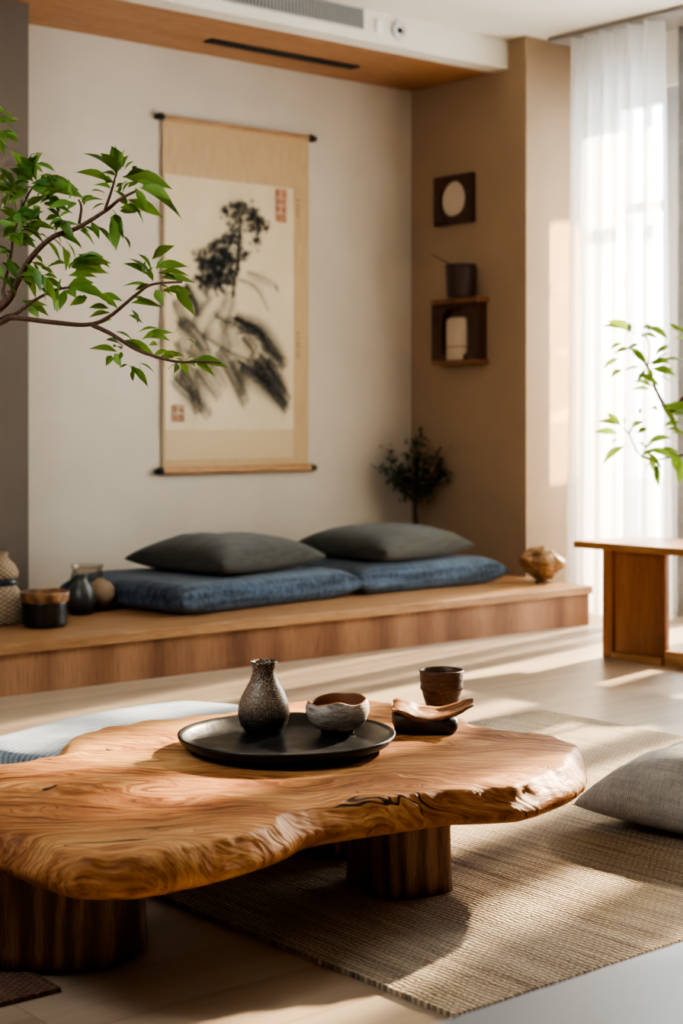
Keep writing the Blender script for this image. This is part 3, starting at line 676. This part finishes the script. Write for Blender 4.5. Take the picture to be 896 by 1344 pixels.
# potted tree standing on the console
LEAF2 = [(4.874,4.061,1.339,4.761,4.099,1.393),(4.887,4.072,1.337,4.768,4.132,1.374),(4.819,4.008,1.341,4.866,4.013,1.384),(4.875,3.987,1.354,4.955,3.958,1.335),(4.82,3.979,1.319,4.863,3.992,1.321),(4.788,4.008,1.272,4.716,4.023,1.256),(4.827,4.041,1.277,4.871,3.984,1.227),(4.806,4.069,1.236,4.785,4.139,1.202),(4.836,4.079,1.193,4.759,4.079,1.165),(4.85,3.985,1.197,4.785,4.044,1.191),(4.899,3.98,1.124,4.854,4.045,1.157),(4.894,3.984,1.207,4.921,3.906,1.24),(4.864,3.959,1.194,4.966,3.919,1.177),(4.885,3.965,1.235,4.955,3.94,1.301),(4.973,4.022,1.173,5.036,3.986,1.135),(4.827,4.079,0.976,4.763,4.147,1.0),(4.782,4.041,0.971,4.769,4.106,1.035),(4.812,4.048,0.976,4.851,4.069,1.03),(4.81,4.016,0.965,4.878,4.008,1.0),(4.834,4.097,0.941,4.765,4.169,0.958),(4.809,4.045,0.897,4.714,4.078,0.836),(4.827,4.099,0.926,4.801,4.103,0.905),(4.871,4.04,0.911,4.876,3.988,0.888),(4.805,3.974,0.854,4.826,3.91,0.84),(4.939,4.013,0.836,4.925,3.983,0.757),(4.949,4.025,0.836,4.914,4.037,0.792),(4.928,3.974,1.059,4.973,3.917,0.947),(4.945,3.969,0.97,4.972,3.894,0.994),(4.89,3.969,0.867,5.002,3.933,0.881),(4.938,3.883,0.854,4.946,3.896,0.753),(4.89,3.954,1.029,4.865,3.949,1.059),(4.824,3.945,0.883,4.864,3.85,0.861),(5.01,3.984,1.03,5.105,3.947,1.06),(5.037,3.93,0.97,5.13,3.892,0.91),(5.056,3.946,1.209,5.12,3.848,1.238),(5.02,3.899,1.148,5.122,3.813,1.089),(5.053,3.87,1.296,5.18,3.82,1.357),(5.1,3.869,1.03,5.264,3.793,0.97),(5.06,3.768,0.854,5.185,3.683,0.824),(5.157,3.804,1.208,5.291,3.723,1.149),(5.104,3.836,1.385,5.199,3.799,1.447),(4.972,3.88,1.323,4.961,3.945,1.37)]
px, py = 5.345, 3.72
t = thing('potted_plant', 'leafy bright green plant in front of the sheer curtain, above wooden console', 'plant', (px, py, .4825))
def relp(pts): return [(x-px, y-py, z-.4825) for x, y, z in pts]
obj('pot', lathe([(0,0),(.08,0),(.088,.01),(.105,.14),(.108,.15),(.098,.15),(.094,.12),(0,.118)], 40), M_pot, t, smooth=True)
sb = tube(relp([(px,py,.60)]+[(5.341,3.744,0.58),(5.299,3.764,0.85),(5.175,3.853,0.97),(5.063,3.932,1.09),(4.997,3.973,1.03),(4.947,4.0,1.104),(4.911,4.016,1.202),(4.875,4.032,1.243),(4.837,4.049,1.275),(4.789,4.074,1.26)][1:]), .012, .003, 8)
for e, r in (([(5.2,3.835,0.955),(5.097,3.904,0.881),(4.995,3.972,0.851),(4.93,4.009,0.843),(4.878,4.035,0.867),(4.841,4.049,0.935),(4.81,4.057,0.97)], .006), ([(4.885,3.995,1.201),(4.889,3.991,1.28),(4.873,4.004,1.325),(4.839,4.032,1.337)], .004), ([(5.308,3.771,0.85),(5.274,3.799,1.09),(5.193,3.867,1.3),(5.124,3.924,1.33)], .006)): tube(relp(e), r, .002, 6, sb)
obj('stem', sb, M_bark, t, smooth=True)
lf = bmesh.new()
for q in LEAF2:
    (p0,), (p1,) = relp([q[:3]]), relp([q[3:]])
    leaf(lf, p0, p1, random.uniform(.28,.40), .3, .06, random.choice((-1,1))*random.uniform(.35,1.0))
for q in LEAF2:
    if q[1] > 4.02: continue                                     # fuller crown toward the pot
    p0 = Vector(relp([q[:3]])[0]); d = Vector(relp([q[3:]])[0])-p0
    for _ in range(2):
        e = d*random.uniform(.7,1.1); e.rotate(Matrix.Rotation(random.uniform(-1.1,1.1), 3, Vector((.641,.767,0)))); a = p0+Vector([random.gauss(0,.025) for _ in range(3)])
        leaf(lf, a, a+e, random.uniform(.28,.42), .3, .06, random.choice((-1,1))*random.uniform(.35,1.0))
obj('foliage', lf, M_leaf_bright, t, smooth=True)

# ------------------------------------------------------------------ foreground left tree
LEAF = [(2.034,3.274,1.588,1.963,3.296,1.635),(2.045,3.284,1.594,2.022,3.27,1.653),(2.035,3.239,1.597,2.011,3.248,1.647),(2.067,3.339,1.573,2.01,3.409,1.61),(2.071,3.302,1.585,2.146,3.212,1.565),(2.061,3.279,1.595,2.069,3.25,1.618),(2.063,3.205,1.551,2.099,3.138,1.521),(2.062,3.215,1.549,2.15,3.174,1.491),(2.081,3.294,1.53,2.152,3.258,1.499),(2.07,3.312,1.511,2.095,3.261,1.505),(2.033,3.29,1.486,2.044,3.289,1.415),(2.057,3.323,1.494,2.083,3.328,1.454),(2.074,3.319,1.452,2.076,3.279,1.416),(2.028,3.356,1.469,2.065,3.336,1.427),(2.001,3.388,1.46,2.017,3.345,1.424),(2.031,3.324,1.528,1.976,3.332,1.521),(2.077,3.323,1.559,2.103,3.329,1.582),(2.059,3.284,1.54,2.066,3.258,1.57),(2.086,3.301,1.524,2.062,3.324,1.557),(2.063,3.339,1.559,2.041,3.384,1.575),(1.94,3.505,1.586,1.896,3.531,1.664),(1.943,3.517,1.598,1.96,3.493,1.661),(1.927,3.467,1.62,1.954,3.425,1.606),(1.959,3.525,1.584,2.03,3.424,1.556),(1.964,3.375,1.541,1.967,3.38,1.581),(1.951,3.444,1.587,1.996,3.405,1.55),(1.942,3.495,1.572,2.002,3.428,1.583),(2.03,3.424,1.532,2.039,3.388,1.549),(1.99,3.394,1.525,1.933,3.412,1.513),(1.939,3.53,1.569,1.879,3.558,1.56),(1.947,3.464,1.529,2.005,3.433,1.511),(1.938,3.475,1.496,1.898,3.51,1.51),(1.952,3.554,1.525,1.972,3.501,1.555),(1.896,3.507,1.556,1.851,3.518,1.619),(1.927,3.577,1.553,1.898,3.607,1.594),(1.909,3.516,1.484,1.866,3.533,1.516),(1.913,3.496,1.476,1.967,3.445,1.469),(1.942,3.416,1.464,1.998,3.383,1.476),(1.989,3.484,1.461,2.054,3.465,1.43),(1.992,3.449,1.425,2.011,3.469,1.374),(1.894,3.503,1.449,1.922,3.459,1.421),(1.936,3.595,1.474,1.918,3.631,1.503),(1.906,3.552,1.414,1.898,3.593,1.416),(1.935,3.536,1.361,1.964,3.535,1.308),(1.908,3.527,1.318,1.866,3.533,1.35),(1.904,3.562,1.441,1.932,3.504,1.452),(1.934,3.494,1.471,1.906,3.553,1.441),(1.942,3.469,1.516,1.905,3.455,1.472),(1.95,3.402,1.483,1.968,3.356,1.441),(1.972,3.495,1.44,1.992,3.463,1.392),(1.893,3.555,1.386,1.899,3.512,1.35),(1.922,3.624,1.53,1.95,3.591,1.563),(1.936,3.458,1.541,1.956,3.401,1.556),(1.896,3.506,1.502,1.93,3.446,1.486),(1.904,3.604,1.472,1.928,3.551,1.476),(1.866,3.56,1.565,1.905,3.523,1.578),(1.981,3.379,1.385,2.057,3.354,1.388),(1.975,3.368,1.371,2.04,3.313,1.383),(2.005,3.432,1.371,2.067,3.369,1.365),(2.012,3.458,1.353,2.061,3.411,1.356),(1.991,3.358,1.391,2.027,3.318,1.393),(1.924,3.449,1.354,1.951,3.417,1.287),(1.931,3.475,1.349,1.906,3.525,1.372),(1.986,3.478,1.326,1.984,3.476,1.275),(1.96,3.381,1.312,1.94,3.373,1.268),(1.974,3.392,1.32,2.031,3.317,1.298),(1.998,3.344,1.292,1.979,3.388,1.28),(2.004,3.316,1.297,2.027,3.255,1.269),(1.946,3.57,1.296,1.996,3.531,1.265),(1.96,3.555,1.391,1.997,3.512,1.363),(1.978,3.505,1.374,2.023,3.477,1.389),(1.965,3.509,1.347,2.013,3.487,1.328),(2.089,3.216,1.341,2.03,3.227,1.372),(2.078,3.182,1.344,2.065,3.221,1.395),(2.119,3.233,1.363,2.191,3.206,1.375),(2.092,3.179,1.345,2.15,3.14,1.345),(2.121,3.211,1.336,2.184,3.167,1.333),(2.108,3.239,1.317,2.06,3.278,1.324),(2.116,3.193,1.308,2.174,3.157,1.303),(2.108,3.134,1.304,2.156,3.126,1.255),(2.123,3.238,1.311,2.121,3.2,1.277),(2.093,3.299,1.281,2.163,3.276,1.279),(2.076,3.274,1.265,2.071,3.236,1.234),(2.061,3.347,1.269,2.011,3.354,1.273),(2.066,3.35,1.259,2.033,3.389,1.253),(2.068,3.172,1.333,2.018,3.183,1.379),(2.107,3.207,1.354,2.12,3.199,1.387),(2.063,3.314,1.162,2.027,3.377,1.177),(2.032,3.275,1.156,2.025,3.235,1.129),(2.076,3.322,1.182,2.033,3.314,1.194),(2.091,3.285,1.188,2.044,3.288,1.213),(2.07,3.313,1.188,2.144,3.271,1.156),(2.101,3.265,1.191,2.157,3.219,1.214),(2.108,3.251,1.194,2.136,3.199,1.193),(2.114,3.201,1.147,2.146,3.156,1.156),(2.149,3.173,1.14,2.173,3.173,1.108),(2.142,3.105,1.135,2.2,3.055,1.128),(2.097,3.107,1.131,2.074,3.084,1.111),(2.142,3.128,1.19,2.153,3.115,1.177),(2.172,3.121,1.175,2.18,3.12,1.168),(2.048,3.229,1.126,2.071,3.194,1.084),(2.078,3.289,1.132,2.063,3.301,1.125),(2.044,3.211,1.119,2.055,3.228,1.094),(2.159,3.141,1.133,2.191,3.075,1.145),(2.123,3.157,1.145,2.098,3.165,1.145),(2.15,3.151,1.136,2.161,3.122,1.152),(2.131,3.079,1.131,2.154,3.056,1.118),(1.917,3.63,1.745,1.939,3.574,1.749),(1.877,3.553,1.709,1.913,3.53,1.69),(1.914,3.623,1.71,1.928,3.608,1.709),(1.884,3.596,1.753,1.926,3.589,1.737)]
tx, ty = 1.62, 4.25
t = thing('indoor_tree', 'leafy green tree branch reaching in from the left before the scroll', 'plant', (tx, ty, 0))
def relt(pts): return [(x-tx, y-ty, z) for x, y, z in pts]
obj('planter', lathe([(0,0),(.14,0),(.15,.01),(.19,.32),(.195,.34),(.178,.34),(.172,.30),(0,.295)], 48), M_pot, t, smooth=True)
BR = [([(1.886,3.57,1.273),(1.906,3.525,1.331),(1.921,3.485,1.389),(1.951,3.431,1.44),(1.986,3.374,1.46),(2.03,3.31,1.501),(2.043,3.27,1.524),(2.064,3.225,1.543)],.010,.003),([(2.021,3.3,1.5),(2.025,3.278,1.543),(2.025,3.258,1.579)],.004,.002),([(1.989,3.366,1.471),(1.988,3.354,1.508),(1.978,3.35,1.527)],.004,.002),([(1.886,3.57,1.237),(1.898,3.522,1.248),(1.959,3.434,1.235),(2.006,3.358,1.228),(2.031,3.299,1.245),(2.066,3.233,1.296),(2.08,3.184,1.318),(2.117,3.115,1.321)],.008,.0025),([(2.008,3.337,1.226),(2.028,3.293,1.206),(2.036,3.258,1.189),(2.055,3.214,1.164),(2.072,3.172,1.149),(2.104,3.118,1.134),(2.141,3.059,1.133),(2.157,3.017,1.13)],.006,.002),([(1.895,3.588,1.246),(1.919,3.55,1.26),(1.948,3.507,1.293),(1.983,3.46,1.318),(2.021,3.409,1.322),(2.047,3.37,1.306)],.006,.002),([(1.895,3.588,1.284),(1.899,3.579,1.321),(1.912,3.564,1.402),(1.915,3.555,1.454),(1.931,3.537,1.527),(1.948,3.518,1.574)],.006,.002)]
tb = tube([(0,0,.28),(.02,-.02,.6),(.05,-.12,.9),(.12,-.32,1.08),(.20,-.5,1.17)], .022, .012, 10)
tube([(.05,-.12,.9),(0,-.2,1.2),(.15,-.42,1.2),(.22,-.55,1.25)], .01, .009, 8, tb)
for k, (pts, r0, r1) in enumerate(BR):
    pp = relt(pts)
    if k in (0, 3, 5, 6): pp = [(.18,-.46,1.16)]+pp
    tube(pp, r0, r1, 7, tb)
obj('trunk', tb, M_bark, t, smooth=True)
lf = bmesh.new()
for q in LEAF:
    (p0,), (p1,) = relt([q[:3]]), relt([q[3:]])
    p0, p1 = Vector(p0), Vector(p1)
    big = (p1-p0).length > .028
    leaf(lf, p0, p0+(p1-p0)*1.08, random.uniform(.34,.46), .32, .05, random.choice((-1,1))*random.uniform(.35,1.0))
    for _ in range(4 if q[0] < 1.96 else 2 if big and q[0] < 2.06 else 1):             # neighbour leaves from the same node
        d = (p1-p0)*random.uniform(.55,.9)
        d.rotate(Matrix.Rotation(random.uniform(-.55,.55), 3, Vector((.641,.767,0)))); d.rotate(Matrix.Rotation(random.uniform(-1,1), 3, 'Z'))
        a = p0+Vector([random.gauss(0,.010) for _ in range(3)])
        leaf(lf, a, a+d, random.uniform(.34,.48), .32, .05, random.choice((-1,1))*random.uniform(.2,1.0))
obj('foliage', lf, M_leaf, t, smooth=True)

# ------------------------------------------------------------------ rugs and floor cushions
def rug(x0, x1, y0, y1, h, mat, name, label):
    bm = bmesh.new(); nx, ny = 40, 40; g = {}; n2 = {}
    for i in range(nx+1):
        for j in range(ny+1):
            x = x0+(x1-x0)*i/nx; y = y0+(y1-y0)*j/ny
            if i in (0, nx): x += .004*noise.noise((y*9, x, 0))
            if j in (0, ny): y += .004*noise.noise((x*9, y, 3))
            z = h+.0015*noise.noise((x*2, y*2, 1)); g[i,j] = bm.verts.new((x, y, z))
            if i in (0,nx) or j in (0,ny): n2[i,j] = bm.verts.new((x, y, .0005))
    for i in range(nx):
        for j in range(ny): bm.faces.new((g[i,j], g[i+1,j], g[i+1,j+1], g[i,j+1]))
    for i in range(nx):
        for j in (0, ny): bm.faces.new((g[i,j], g[i+1,j], n2[i+1,j], n2[i,j]))
    for j in range(ny):
        for i in (0, nx): bm.faces.new((g[i,j], g[i,j+1], n2[i,j+1], n2[i,j]))
    o = obj(name, bm, mat); return tag(o, label, 'rug')
rug(1.85, 4.02, 1.92, 3.75, .010, M_rug, 'jute_rug', 'large woven tan jute rug on the floor under the right of the table')
rug(-.4, 1.415, 2.456, 4.0, .009, M_mat, 'woven_mat', 'reddish brown woven mat under the left of the table')
cush('floor_cushion', cushion(.92, .72, .12, flat=.22, pinch=.02, ear=.03, seed=12, lump=.012, bottom=.5), M_blue_floor, (2.55, 3.84, .0105), math.radians(14.5), 'pale blue grey floor cushion lying behind the coffee table', 'cushion')
cush('floor_pillow', cushion(.64, .64, .205, flat=.5, power=3, pinch=.10, seed=15, lump=.012, bottom=.25), M_linen, (3.27, 2.34, .0115), math.radians(5), 'plump grey ribbed linen floor pillow on the jute rug', 'pillow')

# ------------------------------------------------------------------ live-edge coffee table
OX, OY = 2.03, 2.70; ROT = math.atan2(-.641, .767)
t = thing('coffee_table', 'low live-edge wooden slab coffee table on dark stump legs', 'table', (OX, OY, 0), ROT)
OUT = [(-0.642,0.002),(-0.554,0.039),(-0.497,0.078),(-0.466,0.125),(-0.469,0.258),(-0.431,0.382),(-0.32,0.496),(-0.182,0.606),(-0.036,0.712),(0.079,0.79),(0.178,0.824),(0.277,0.79),(0.389,0.669),(0.485,0.525),(0.555,0.41),(0.653,0.328),(0.709,0.207),(0.714,0.133),(0.679,-0.013),(0.634,-0.104),(0.539,-0.217),(0.459,-0.247),(0.372,-0.264),(0.278,-0.322),(0.174,-0.377),(0.113,-0.431),(0.068,-0.517),(-0.02,-0.627),(-0.092,-0.69),(-0.169,-0.737),(-0.263,-0.737),(-0.336,-0.681),(-0.419,-0.595),(-0.513,-0.532)]
OUT = [(-.99,-.10),(-.82,-.01)] + OUT[1:-1] + [(-.62,-.50),(-.85,-.49),(-1.04,-.36),(-1.07,-.22)]
ol = cat([(x,y,0) for x, y in OUT], 20, True)
def slab():
    bm = bmesh.new(); n = len(ol); rings = []
    cen = Vector((-.05, .0, 0))
    nr = []
    for i in range(n):
        d = (ol[(i+2)%n]-ol[(i-2)%n]).normalized(); nr.append(Vector((d.y, -d.x, 0)))
    s_ = 1 if sum((ol[i]-cen).dot(nr[i]) for i in range(n)) > 0 else -1
    nr = [q*s_ for q in nr]
    # (inset, height) from the flat top over a crisp chipped rim and a fibrous sloping side to the underside
    prof = [(.072,.2753),(.050,.2753),(.036,.2748),(.031,.2730),(.026,.2680),(.019,.2580),(.012,.2470),(.005,.2360),(.0,.2250),(.003,.2140),(.014,.2050),(.040,.2000),(.06,.1990)]
    for k, (ins, z) in enumerate(prof):
        ring = []
        for i in range(n):
            p = ol[i]
            chip = 1+.75*noise.noise((p.x*5, p.y*5, 2.3))+.5*noise.noise((p.x*17, p.y*17, 8.1))     # rim wanders in and out
            e = noise.noise((p.x*9, p.y*9, z*30))*.007+noise.noise((p.x*30, p.y*30, z*46))*.0035+noise.noise((p.x*80, p.y*80, z*60))*.0016
            amt = (0, .1, .35, .6, .8, 1, 1, 1, 1, .8, .4, .2, 0)[k]
            q = p-nr[i]*(ins*(max(.25, chip) if 1 <= k <= 6 else 1))+nr[i]*e*amt
            dz = (noise.noise((p.x*3, p.y*3, 7))*.012+noise.noise((p.x*12, p.y*12, 3))*.006) if 2 <= k <= 6 else (noise.noise((p.x*3, p.y*3, 7))*.004 if k == 1 else 0)
            ring.append(bm.verts.new((q.x, q.y, z-abs(dz)*(1, 1, .8, .8, .8, .6, .4)[min(k, 6)])))
        rings.append(ring)
    for A, B in zip(rings, rings[1:]):
        for i in range(n): bm.faces.new((A[i], A[(i+1)%n], B[(i+1)%n], B[i]))
    for f in bm.faces: f.smooth = True
    bm.faces.new(rings[0]); bm.faces.new(rings[-1][::-1])
    return bm
obj('slab_top', slab(), M_slab, t)
def stump(lat, fwd, rx, ry, seed, turn=0.0, sq=2.6):
    cx, cy = lat+.174, fwd-3.37                       # local frame: x sideways, y away
    bm = bmesh.new(); seg = 56; rings = []; zb = .0122
    for k in range(9):
        s_ = k/8; z = .2*s_*(.2015-zb)/.2+zb; fl = 1+.06*(1-s_)**2+.02*s_
        ring = []
        for i in range(seg):
            a = 2*PI*i/seg; e = 1+.05*noise.noise((math.cos(a)*1.5+seed, math.sin(a)*1.5, z*2))+.018*noise.noise((math.cos(a)*7+seed, math.sin(a)*7, z))
            c, s2 = math.cos(a), math.sin(a); kq = (abs(c)**sq+abs(s2)**sq)**(-1/sq)
            lx, ly = rx*c*kq*e*fl, ry*s2*kq*e*fl
            ring.append(bm.verts.new((cx+lx*math.cos(turn)-ly*math.sin(turn), cy+lx*math.sin(turn)+ly*math.cos(turn), z)))
        rings.append(ring)
    for A, B in zip(rings, rings[1:]):
        for i in range(seg): bm.faces.new((A[i], A[(i+1)%seg], B[(i+1)%seg], B[i]))
    for f in bm.faces: f.smooth = True
    bm.faces.new(rings[0][::-1]); bm.faces.new(rings[-1])
    return bm
for lat, fwd, rx, ry, sd, turn, sq in ((.122,3.395,.088,.098,1,.45,4.2),(-.005,3.70,.088,.11,4,0,3),(-.545,3.03,.165,.16,7,0,2.8),(-.60,3.38,.12,.10,9,0,2.6)):
    obj('leg', stump(lat, fwd, rx, ry, sd, turn, sq), M_leg, t)

# ------------------------------------------------------------------ tableware
TZ = .2757
t = thing('serving_tray', 'round black serving tray with raised rim on the coffee table', 'tray', (2.162, 2.775, TZ))
m = N('black hammered lacquer'); M_tray = m.done(m.bsdf((.014,.014,.015), m.ramp(m.noise(scale=18, detail=4), [(.35,.28),(.65,.40)]), m.bump(m.noise(scale=45, detail=3), .25, .004)))
obj('body', lathe([(0,0),(.17,0),(.205,.006),(.228,.018),(.238,.030),(.239,.036),(.235,.037),(.226,.030),(.212,.015),(.19,.009),(0,.008)], 96, .004, 2), M_tray, t, smooth=True)
t = thing('bottle_vase', 'speckled brown and black bottle vase with flared lip on the tray', 'vase', (2.205, 2.9146, TZ+.0082))
m = N('speckled stoneware'); z = m.sep()[2]
body = m.ramp(z, [(.0,(.012,.011,.010)),(.035,(.035,.028,.023)),(.075,(.20,.15,.105)),(.12,(.15,.105,.075)),(.165,(.04,.03,.024))])
body = m.mix(body, m.ramp(m.noise(scale=10, detail=3), [(.3,.5),(.7,1.25)]), .8, 'MULTIPLY')
spk = m.ramp(m.noise(scale=330, detail=2), [(.50,0.0),(.60,1.0)])
c = m.mix(body, (.55,.44,.34), m.math('MULTIPLY', spk, m.ramp(z, [(.02,.1),(.08,.75)])))
M_speck = m.done(m.bsdf(c, .38, m.bump(m.noise(scale=160, detail=2), .35, .003)))
obj('body', lathe([(0,0),(.034,0),(.041,.004),(.054,.021),(.0595,.044),(.0575,.066),(.048,.091),(.034,.116),(.0265,.135),(.0255,.146),(.0285,.157),(.0315,.163),(.0300,.1645),(.026,.158),(.022,.146),(.023,.132),(.03,.115),(.045,.08),(.04,.02),(0,.012)], 72), M_speck, t, smooth=True)
t = thing('tea_bowl', 'rough pale grey tea bowl with uneven brown rim on the tray', 'bowl', (2.3227, 2.793, TZ+.0082))
m = N('raku grey glaze'); s_ = m.noise(m.map((5,5,22)), 3, 5, .65, 2.0)
c = m.ramp(s_, [(.3,(.11,.08,.06)),(.48,(.40,.34,.285)),(.68,(.66,.60,.53))])
c = m.mix((.03,.022,.018), c, m.ramp(m.sep()[2], [(.008,0.0),(.022,1.0)]))
M_raku = m.done(m.bsdf(c, .6, m.bump(s_, .6, .006)))
M_raku_in = plain('brown bowl inside', (.20,.09,.045), .5)
ob = lathe([(0,0),(.036,0),(.038,.010),(.036,.013),(.05,.019),(.064,.034),(.0715,.052),(.072,.066),(.068,.078)], 72, .03, 4, .014)
obj('body', ob, M_raku, t, smooth=True)
ob = lathe([(.068,.078),(.0655,.0795),(.063,.077),(.066,.062),(.06,.04),(.04,.022),(0,.018)], 72, .03, 4, .014)
obj('bowl_lining', ob, M_raku_in, t, smooth=True)
t = thing('tea_cup', 'brown ridged stoneware cup standing at the far right of the table', 'cup', (2.775, 2.928, TZ))
m = N('brown stoneware'); c = m.ramp(m.noise(m.map((8,8,40)), 3, 4, .6), [(.3,(.05,.022,.013)),(.7,(.15,.075,.045))])
spk = m.ramp(m.noise(scale=260, detail=2), [(.62,0.0),(.7,.6)]); c = m.mix(c, (.4,.27,.18), spk)
M_cup = m.done(m.bsdf(c, .42, m.bump(m.wave(scale=70, axis='Z', dist=.6), .25, .002)))
obj('body', lathe([(0,0),(.034,0),(.039,.005),(.047,.028),(.050,.042),(.0545,.046),(.0535,.060),(.0545,.080),(.056,.092),(.0545,.0945),(.052,.092),(.050,.078),(.048,.05),(.036,.012),(0,.009)], 72, .01, 6), M_cup, t, smooth=True)
# carved wood dish: charred block with a natural flared rim
t = thing('carved_dish', 'charred black wooden dish with flaring natural brown rim beside the tray', 'dish', (2.53, 2.725, TZ), ROT)
bm = bmesh.new(); seg = 48; rings = []
for z, rx, ry in ((0,.060,.040),(.003,.070,.048),(.02,.075,.055),(.04,.076,.055),(.055,.074,.053)):
    ring = []
    for i in range(seg):
        a = 2*PI*i/seg; c_, s2 = math.cos(a), math.sin(a); k = (abs(c_)**4+abs(s2)**4)**(-.25)
        x = rx*c_*k; top = 1 if z < .01 else .90-.36*max(0, min(1, (x+.06)/.07))+.06*max(0, min(1, (x-.03)/.05))
        top += .08*noise.noise((c_*2, s2*2, 4)) if z > .01 else 0
        ring.append(bm.verts.new((x*(1+.03*noise.noise((c_*3,s2*3,z*20))), ry*s2*k, z*top)))
    rings.append(ring)
for A, B in zip(rings, rings[1:]):
    for i in range(seg): bm.faces.new((A[i], A[(i+1)%seg], B[(i+1)%seg], B[i]))
bm.faces.new(rings[0][::-1]); bm.faces.new(rings[-1])
m = N('charred wood'); M_char = m.done(m.bsdf(m.ramp(m.noise(scale=22, detail=4), [(.35,(.012,.010,.010)),(.7,(.055,.035,.026))]), .5, m.bump(m.noise(scale=60, detail=3), .4, .004)))
obj('base', bm, M_char, t, smooth=True)
M_rimwood = wood('driftwood brown', [(.3,(.10,.036,.014)),(.5,(.25,.105,.042)),(.72,(.42,.22,.10))], 'X', 5, .5, .4)
def driftwood():
    bm = bmesh.new(); rows = []
    path = cat([(-.077,0,.060),(-.062,0,.064),(-.035,0,.057),(-.005,0,.047),(.030,0,.044),(.062,0,.051),(.090,0,.063),(.112,0,.071)], 6)
    nP = len(path)
    for i, p in enumerate(path):
        s_ = i/(nP-1); hw = .050*(1-.45*max(0, s_-.45)/.55)*(min(1,s_*8+.6))*(min(1,(1-s_)*6+.45)); th = .006+.004*math.sin(PI*s_)
        skirt = .015*math.exp(-((s_-.34)/.17)**2)
        row = []
        for k in range(13):
            u = k/12*2-1
            sag = -.010*(1-u*u); over = max(0, (-u-.55)/.45)
            y = u*hw if over == 0 else -.55*hw-(hw*.45)*math.sin(min(1,over*1.2)*PI/2)-.004*over
            row.append((Vector((p.x+.004*noise.noise((u*3,s_*6,1)), y, p.z+sag-(skirt+.006)*over**1.3+.003*noise.noise((s_*9,u*2,2)))), th))
        rows.append(row)
    T = [[bm.verts.new(v+Vector((0,0,th/2))) for v, th in r] for r in rows]; B = [[bm.verts.new(v-Vector((0,0,th/2))) for v, th in r] for r in rows]
    for i in range(nP-1):
        for k in range(12):
            bm.faces.new((T[i][k],T[i+1][k],T[i+1][k+1],T[i][k+1])); bm.faces.new((B[i][k],B[i][k+1],B[i+1][k+1],B[i+1][k]))
        bm.faces.new((T[i][0],B[i][0],B[i+1][0],T[i+1][0])); bm.faces.new((T[i][12],T[i+1][12],B[i+1][12],B[i][12]))
    for i in (0, nP-1):
        for k in range(12): bm.faces.new((T[i][k],T[i][k+1],B[i][k+1],B[i][k]))
    return bm
obj('natural_rim', driftwood(), M_rimwood, t, smooth=True)

# ------------------------------------------------------------------ pale low table in the near foreground
t = thing('side_table', 'smooth pale grey low table top, out of focus in the near right corner', 'table', (2.0, .9, 0))
obj('top', box(-1.05, .75, -.5, .462, .262, .30), plain('pale grey lacquer', (.37,.40,.44), .35), t, bevel=.012)
for x in (-.95, .65):
    for y in (-.42, .36): obj('leg', box(x-.025, x+.025, y-.025, y+.025, 0, .262), plain('pale leg', (.5,.5,.5), .5), t)

# ------------------------------------------------------------------ light
sun = bpy.data.lights.new('sun', 'SUN'); so = bpy.data.objects.new('sun', sun); C.objects.link(so)
el, az = math.radians(25), math.radians(11)
sv = Vector((math.cos(el)*math.cos(az), math.cos(el)*math.sin(az), math.sin(el)))
so.rotation_euler = sv.to_track_quat('Z', 'Y').to_euler(); so.location = (12, 5, 6)
sun.energy = 17; sun.color = (1, .82, .60); sun.angle = math.radians(1.6)
W = bpy.data.worlds.new('sky'); bpy.context.scene.world = W; W.use_nodes = True
nt = W.node_tree; nt.nodes.clear()
wo = nt.nodes.new('ShaderNodeOutputWorld'); bg = nt.nodes.new('ShaderNodeBackground')
nt.links.new(bg.outputs[0], wo.inputs[0]); bg.inputs[0].default_value = (.80,.91,1,1); bg.inputs[1].default_value = 8.5
def area(name, loc, target, size, size_y, energy, col):
    l = bpy.data.lights.new(name, 'AREA'); l.shape = 'RECTANGLE'; l.size = size; l.size_y = size_y; l.energy = energy; l.color = col
    o = bpy.data.objects.new(name, l); C.objects.link(o); o.location = loc
    o.rotation_euler = (Vector(loc)-Vector(target)).to_track_quat('Z', 'Y').to_euler(); return o
area('ceiling_fill', (.2, 3.2, 2.9), (2.2, 5.2, .8), 1.6, 1.6, 52, (.88,.95,1.0))  # unseen soft fill added to lift the room's ambient light

for zt in (1.86, 1.52, 1.18, .86):                               # unseen warm spots added to lay a light patch on the column face
    sp = bpy.data.lights.new('column_patch_spot', 'SPOT'); sp.energy = 16000; sp.color = (1,.72,.36); sp.spot_size = math.radians(4.9); sp.spot_blend = .35; sp.shadow_soft_size = .02
    spo = bpy.data.objects.new('column_patch_spot', sp); C.objects.link(spo); spo.location = (9.3, 2.3, 2.2)
    spo.rotation_euler = (Vector(spo.location)-Vector((6.29, 5.7, zt))).to_track_quat('Z', 'Y').to_euler()

# ------------------------------------------------------------------ camera
cam = bpy.data.cameras.new('camera'); co = bpy.data.objects.new('camera', cam); C.objects.link(co)
co.location = (0, 0, 1.0); fw = Vector((.641, .767, 0))
co.rotation_euler = (-fw).to_track_quat('Z', 'Y').to_euler()
co.rotation_euler = (PI/2, 0, math.atan2(.767, .641)-PI/2)
cam.sensor_fit = 'VERTICAL'; cam.sensor_height = 36; cam.lens = 2100/1344*36; cam.shift_y = -(672-550)/1344
cam.dof.use_dof = True; cam.dof.focus_distance = 3.55; cam.dof.aperture_fstop = 3.6
sc = bpy.context.scene; sc.camera = co
sc.view_settings.view_transform = 'AgX'; sc.view_settings.look = 'AgX - High Contrast'
sc.view_settings.exposure = 0.85
sc.cycles.use_denoising = True
sc.cycles.max_bounces = 10; sc.cycles.transparent_max_bounces = 24
sc.cycles.sample_clamp_indirect = 6
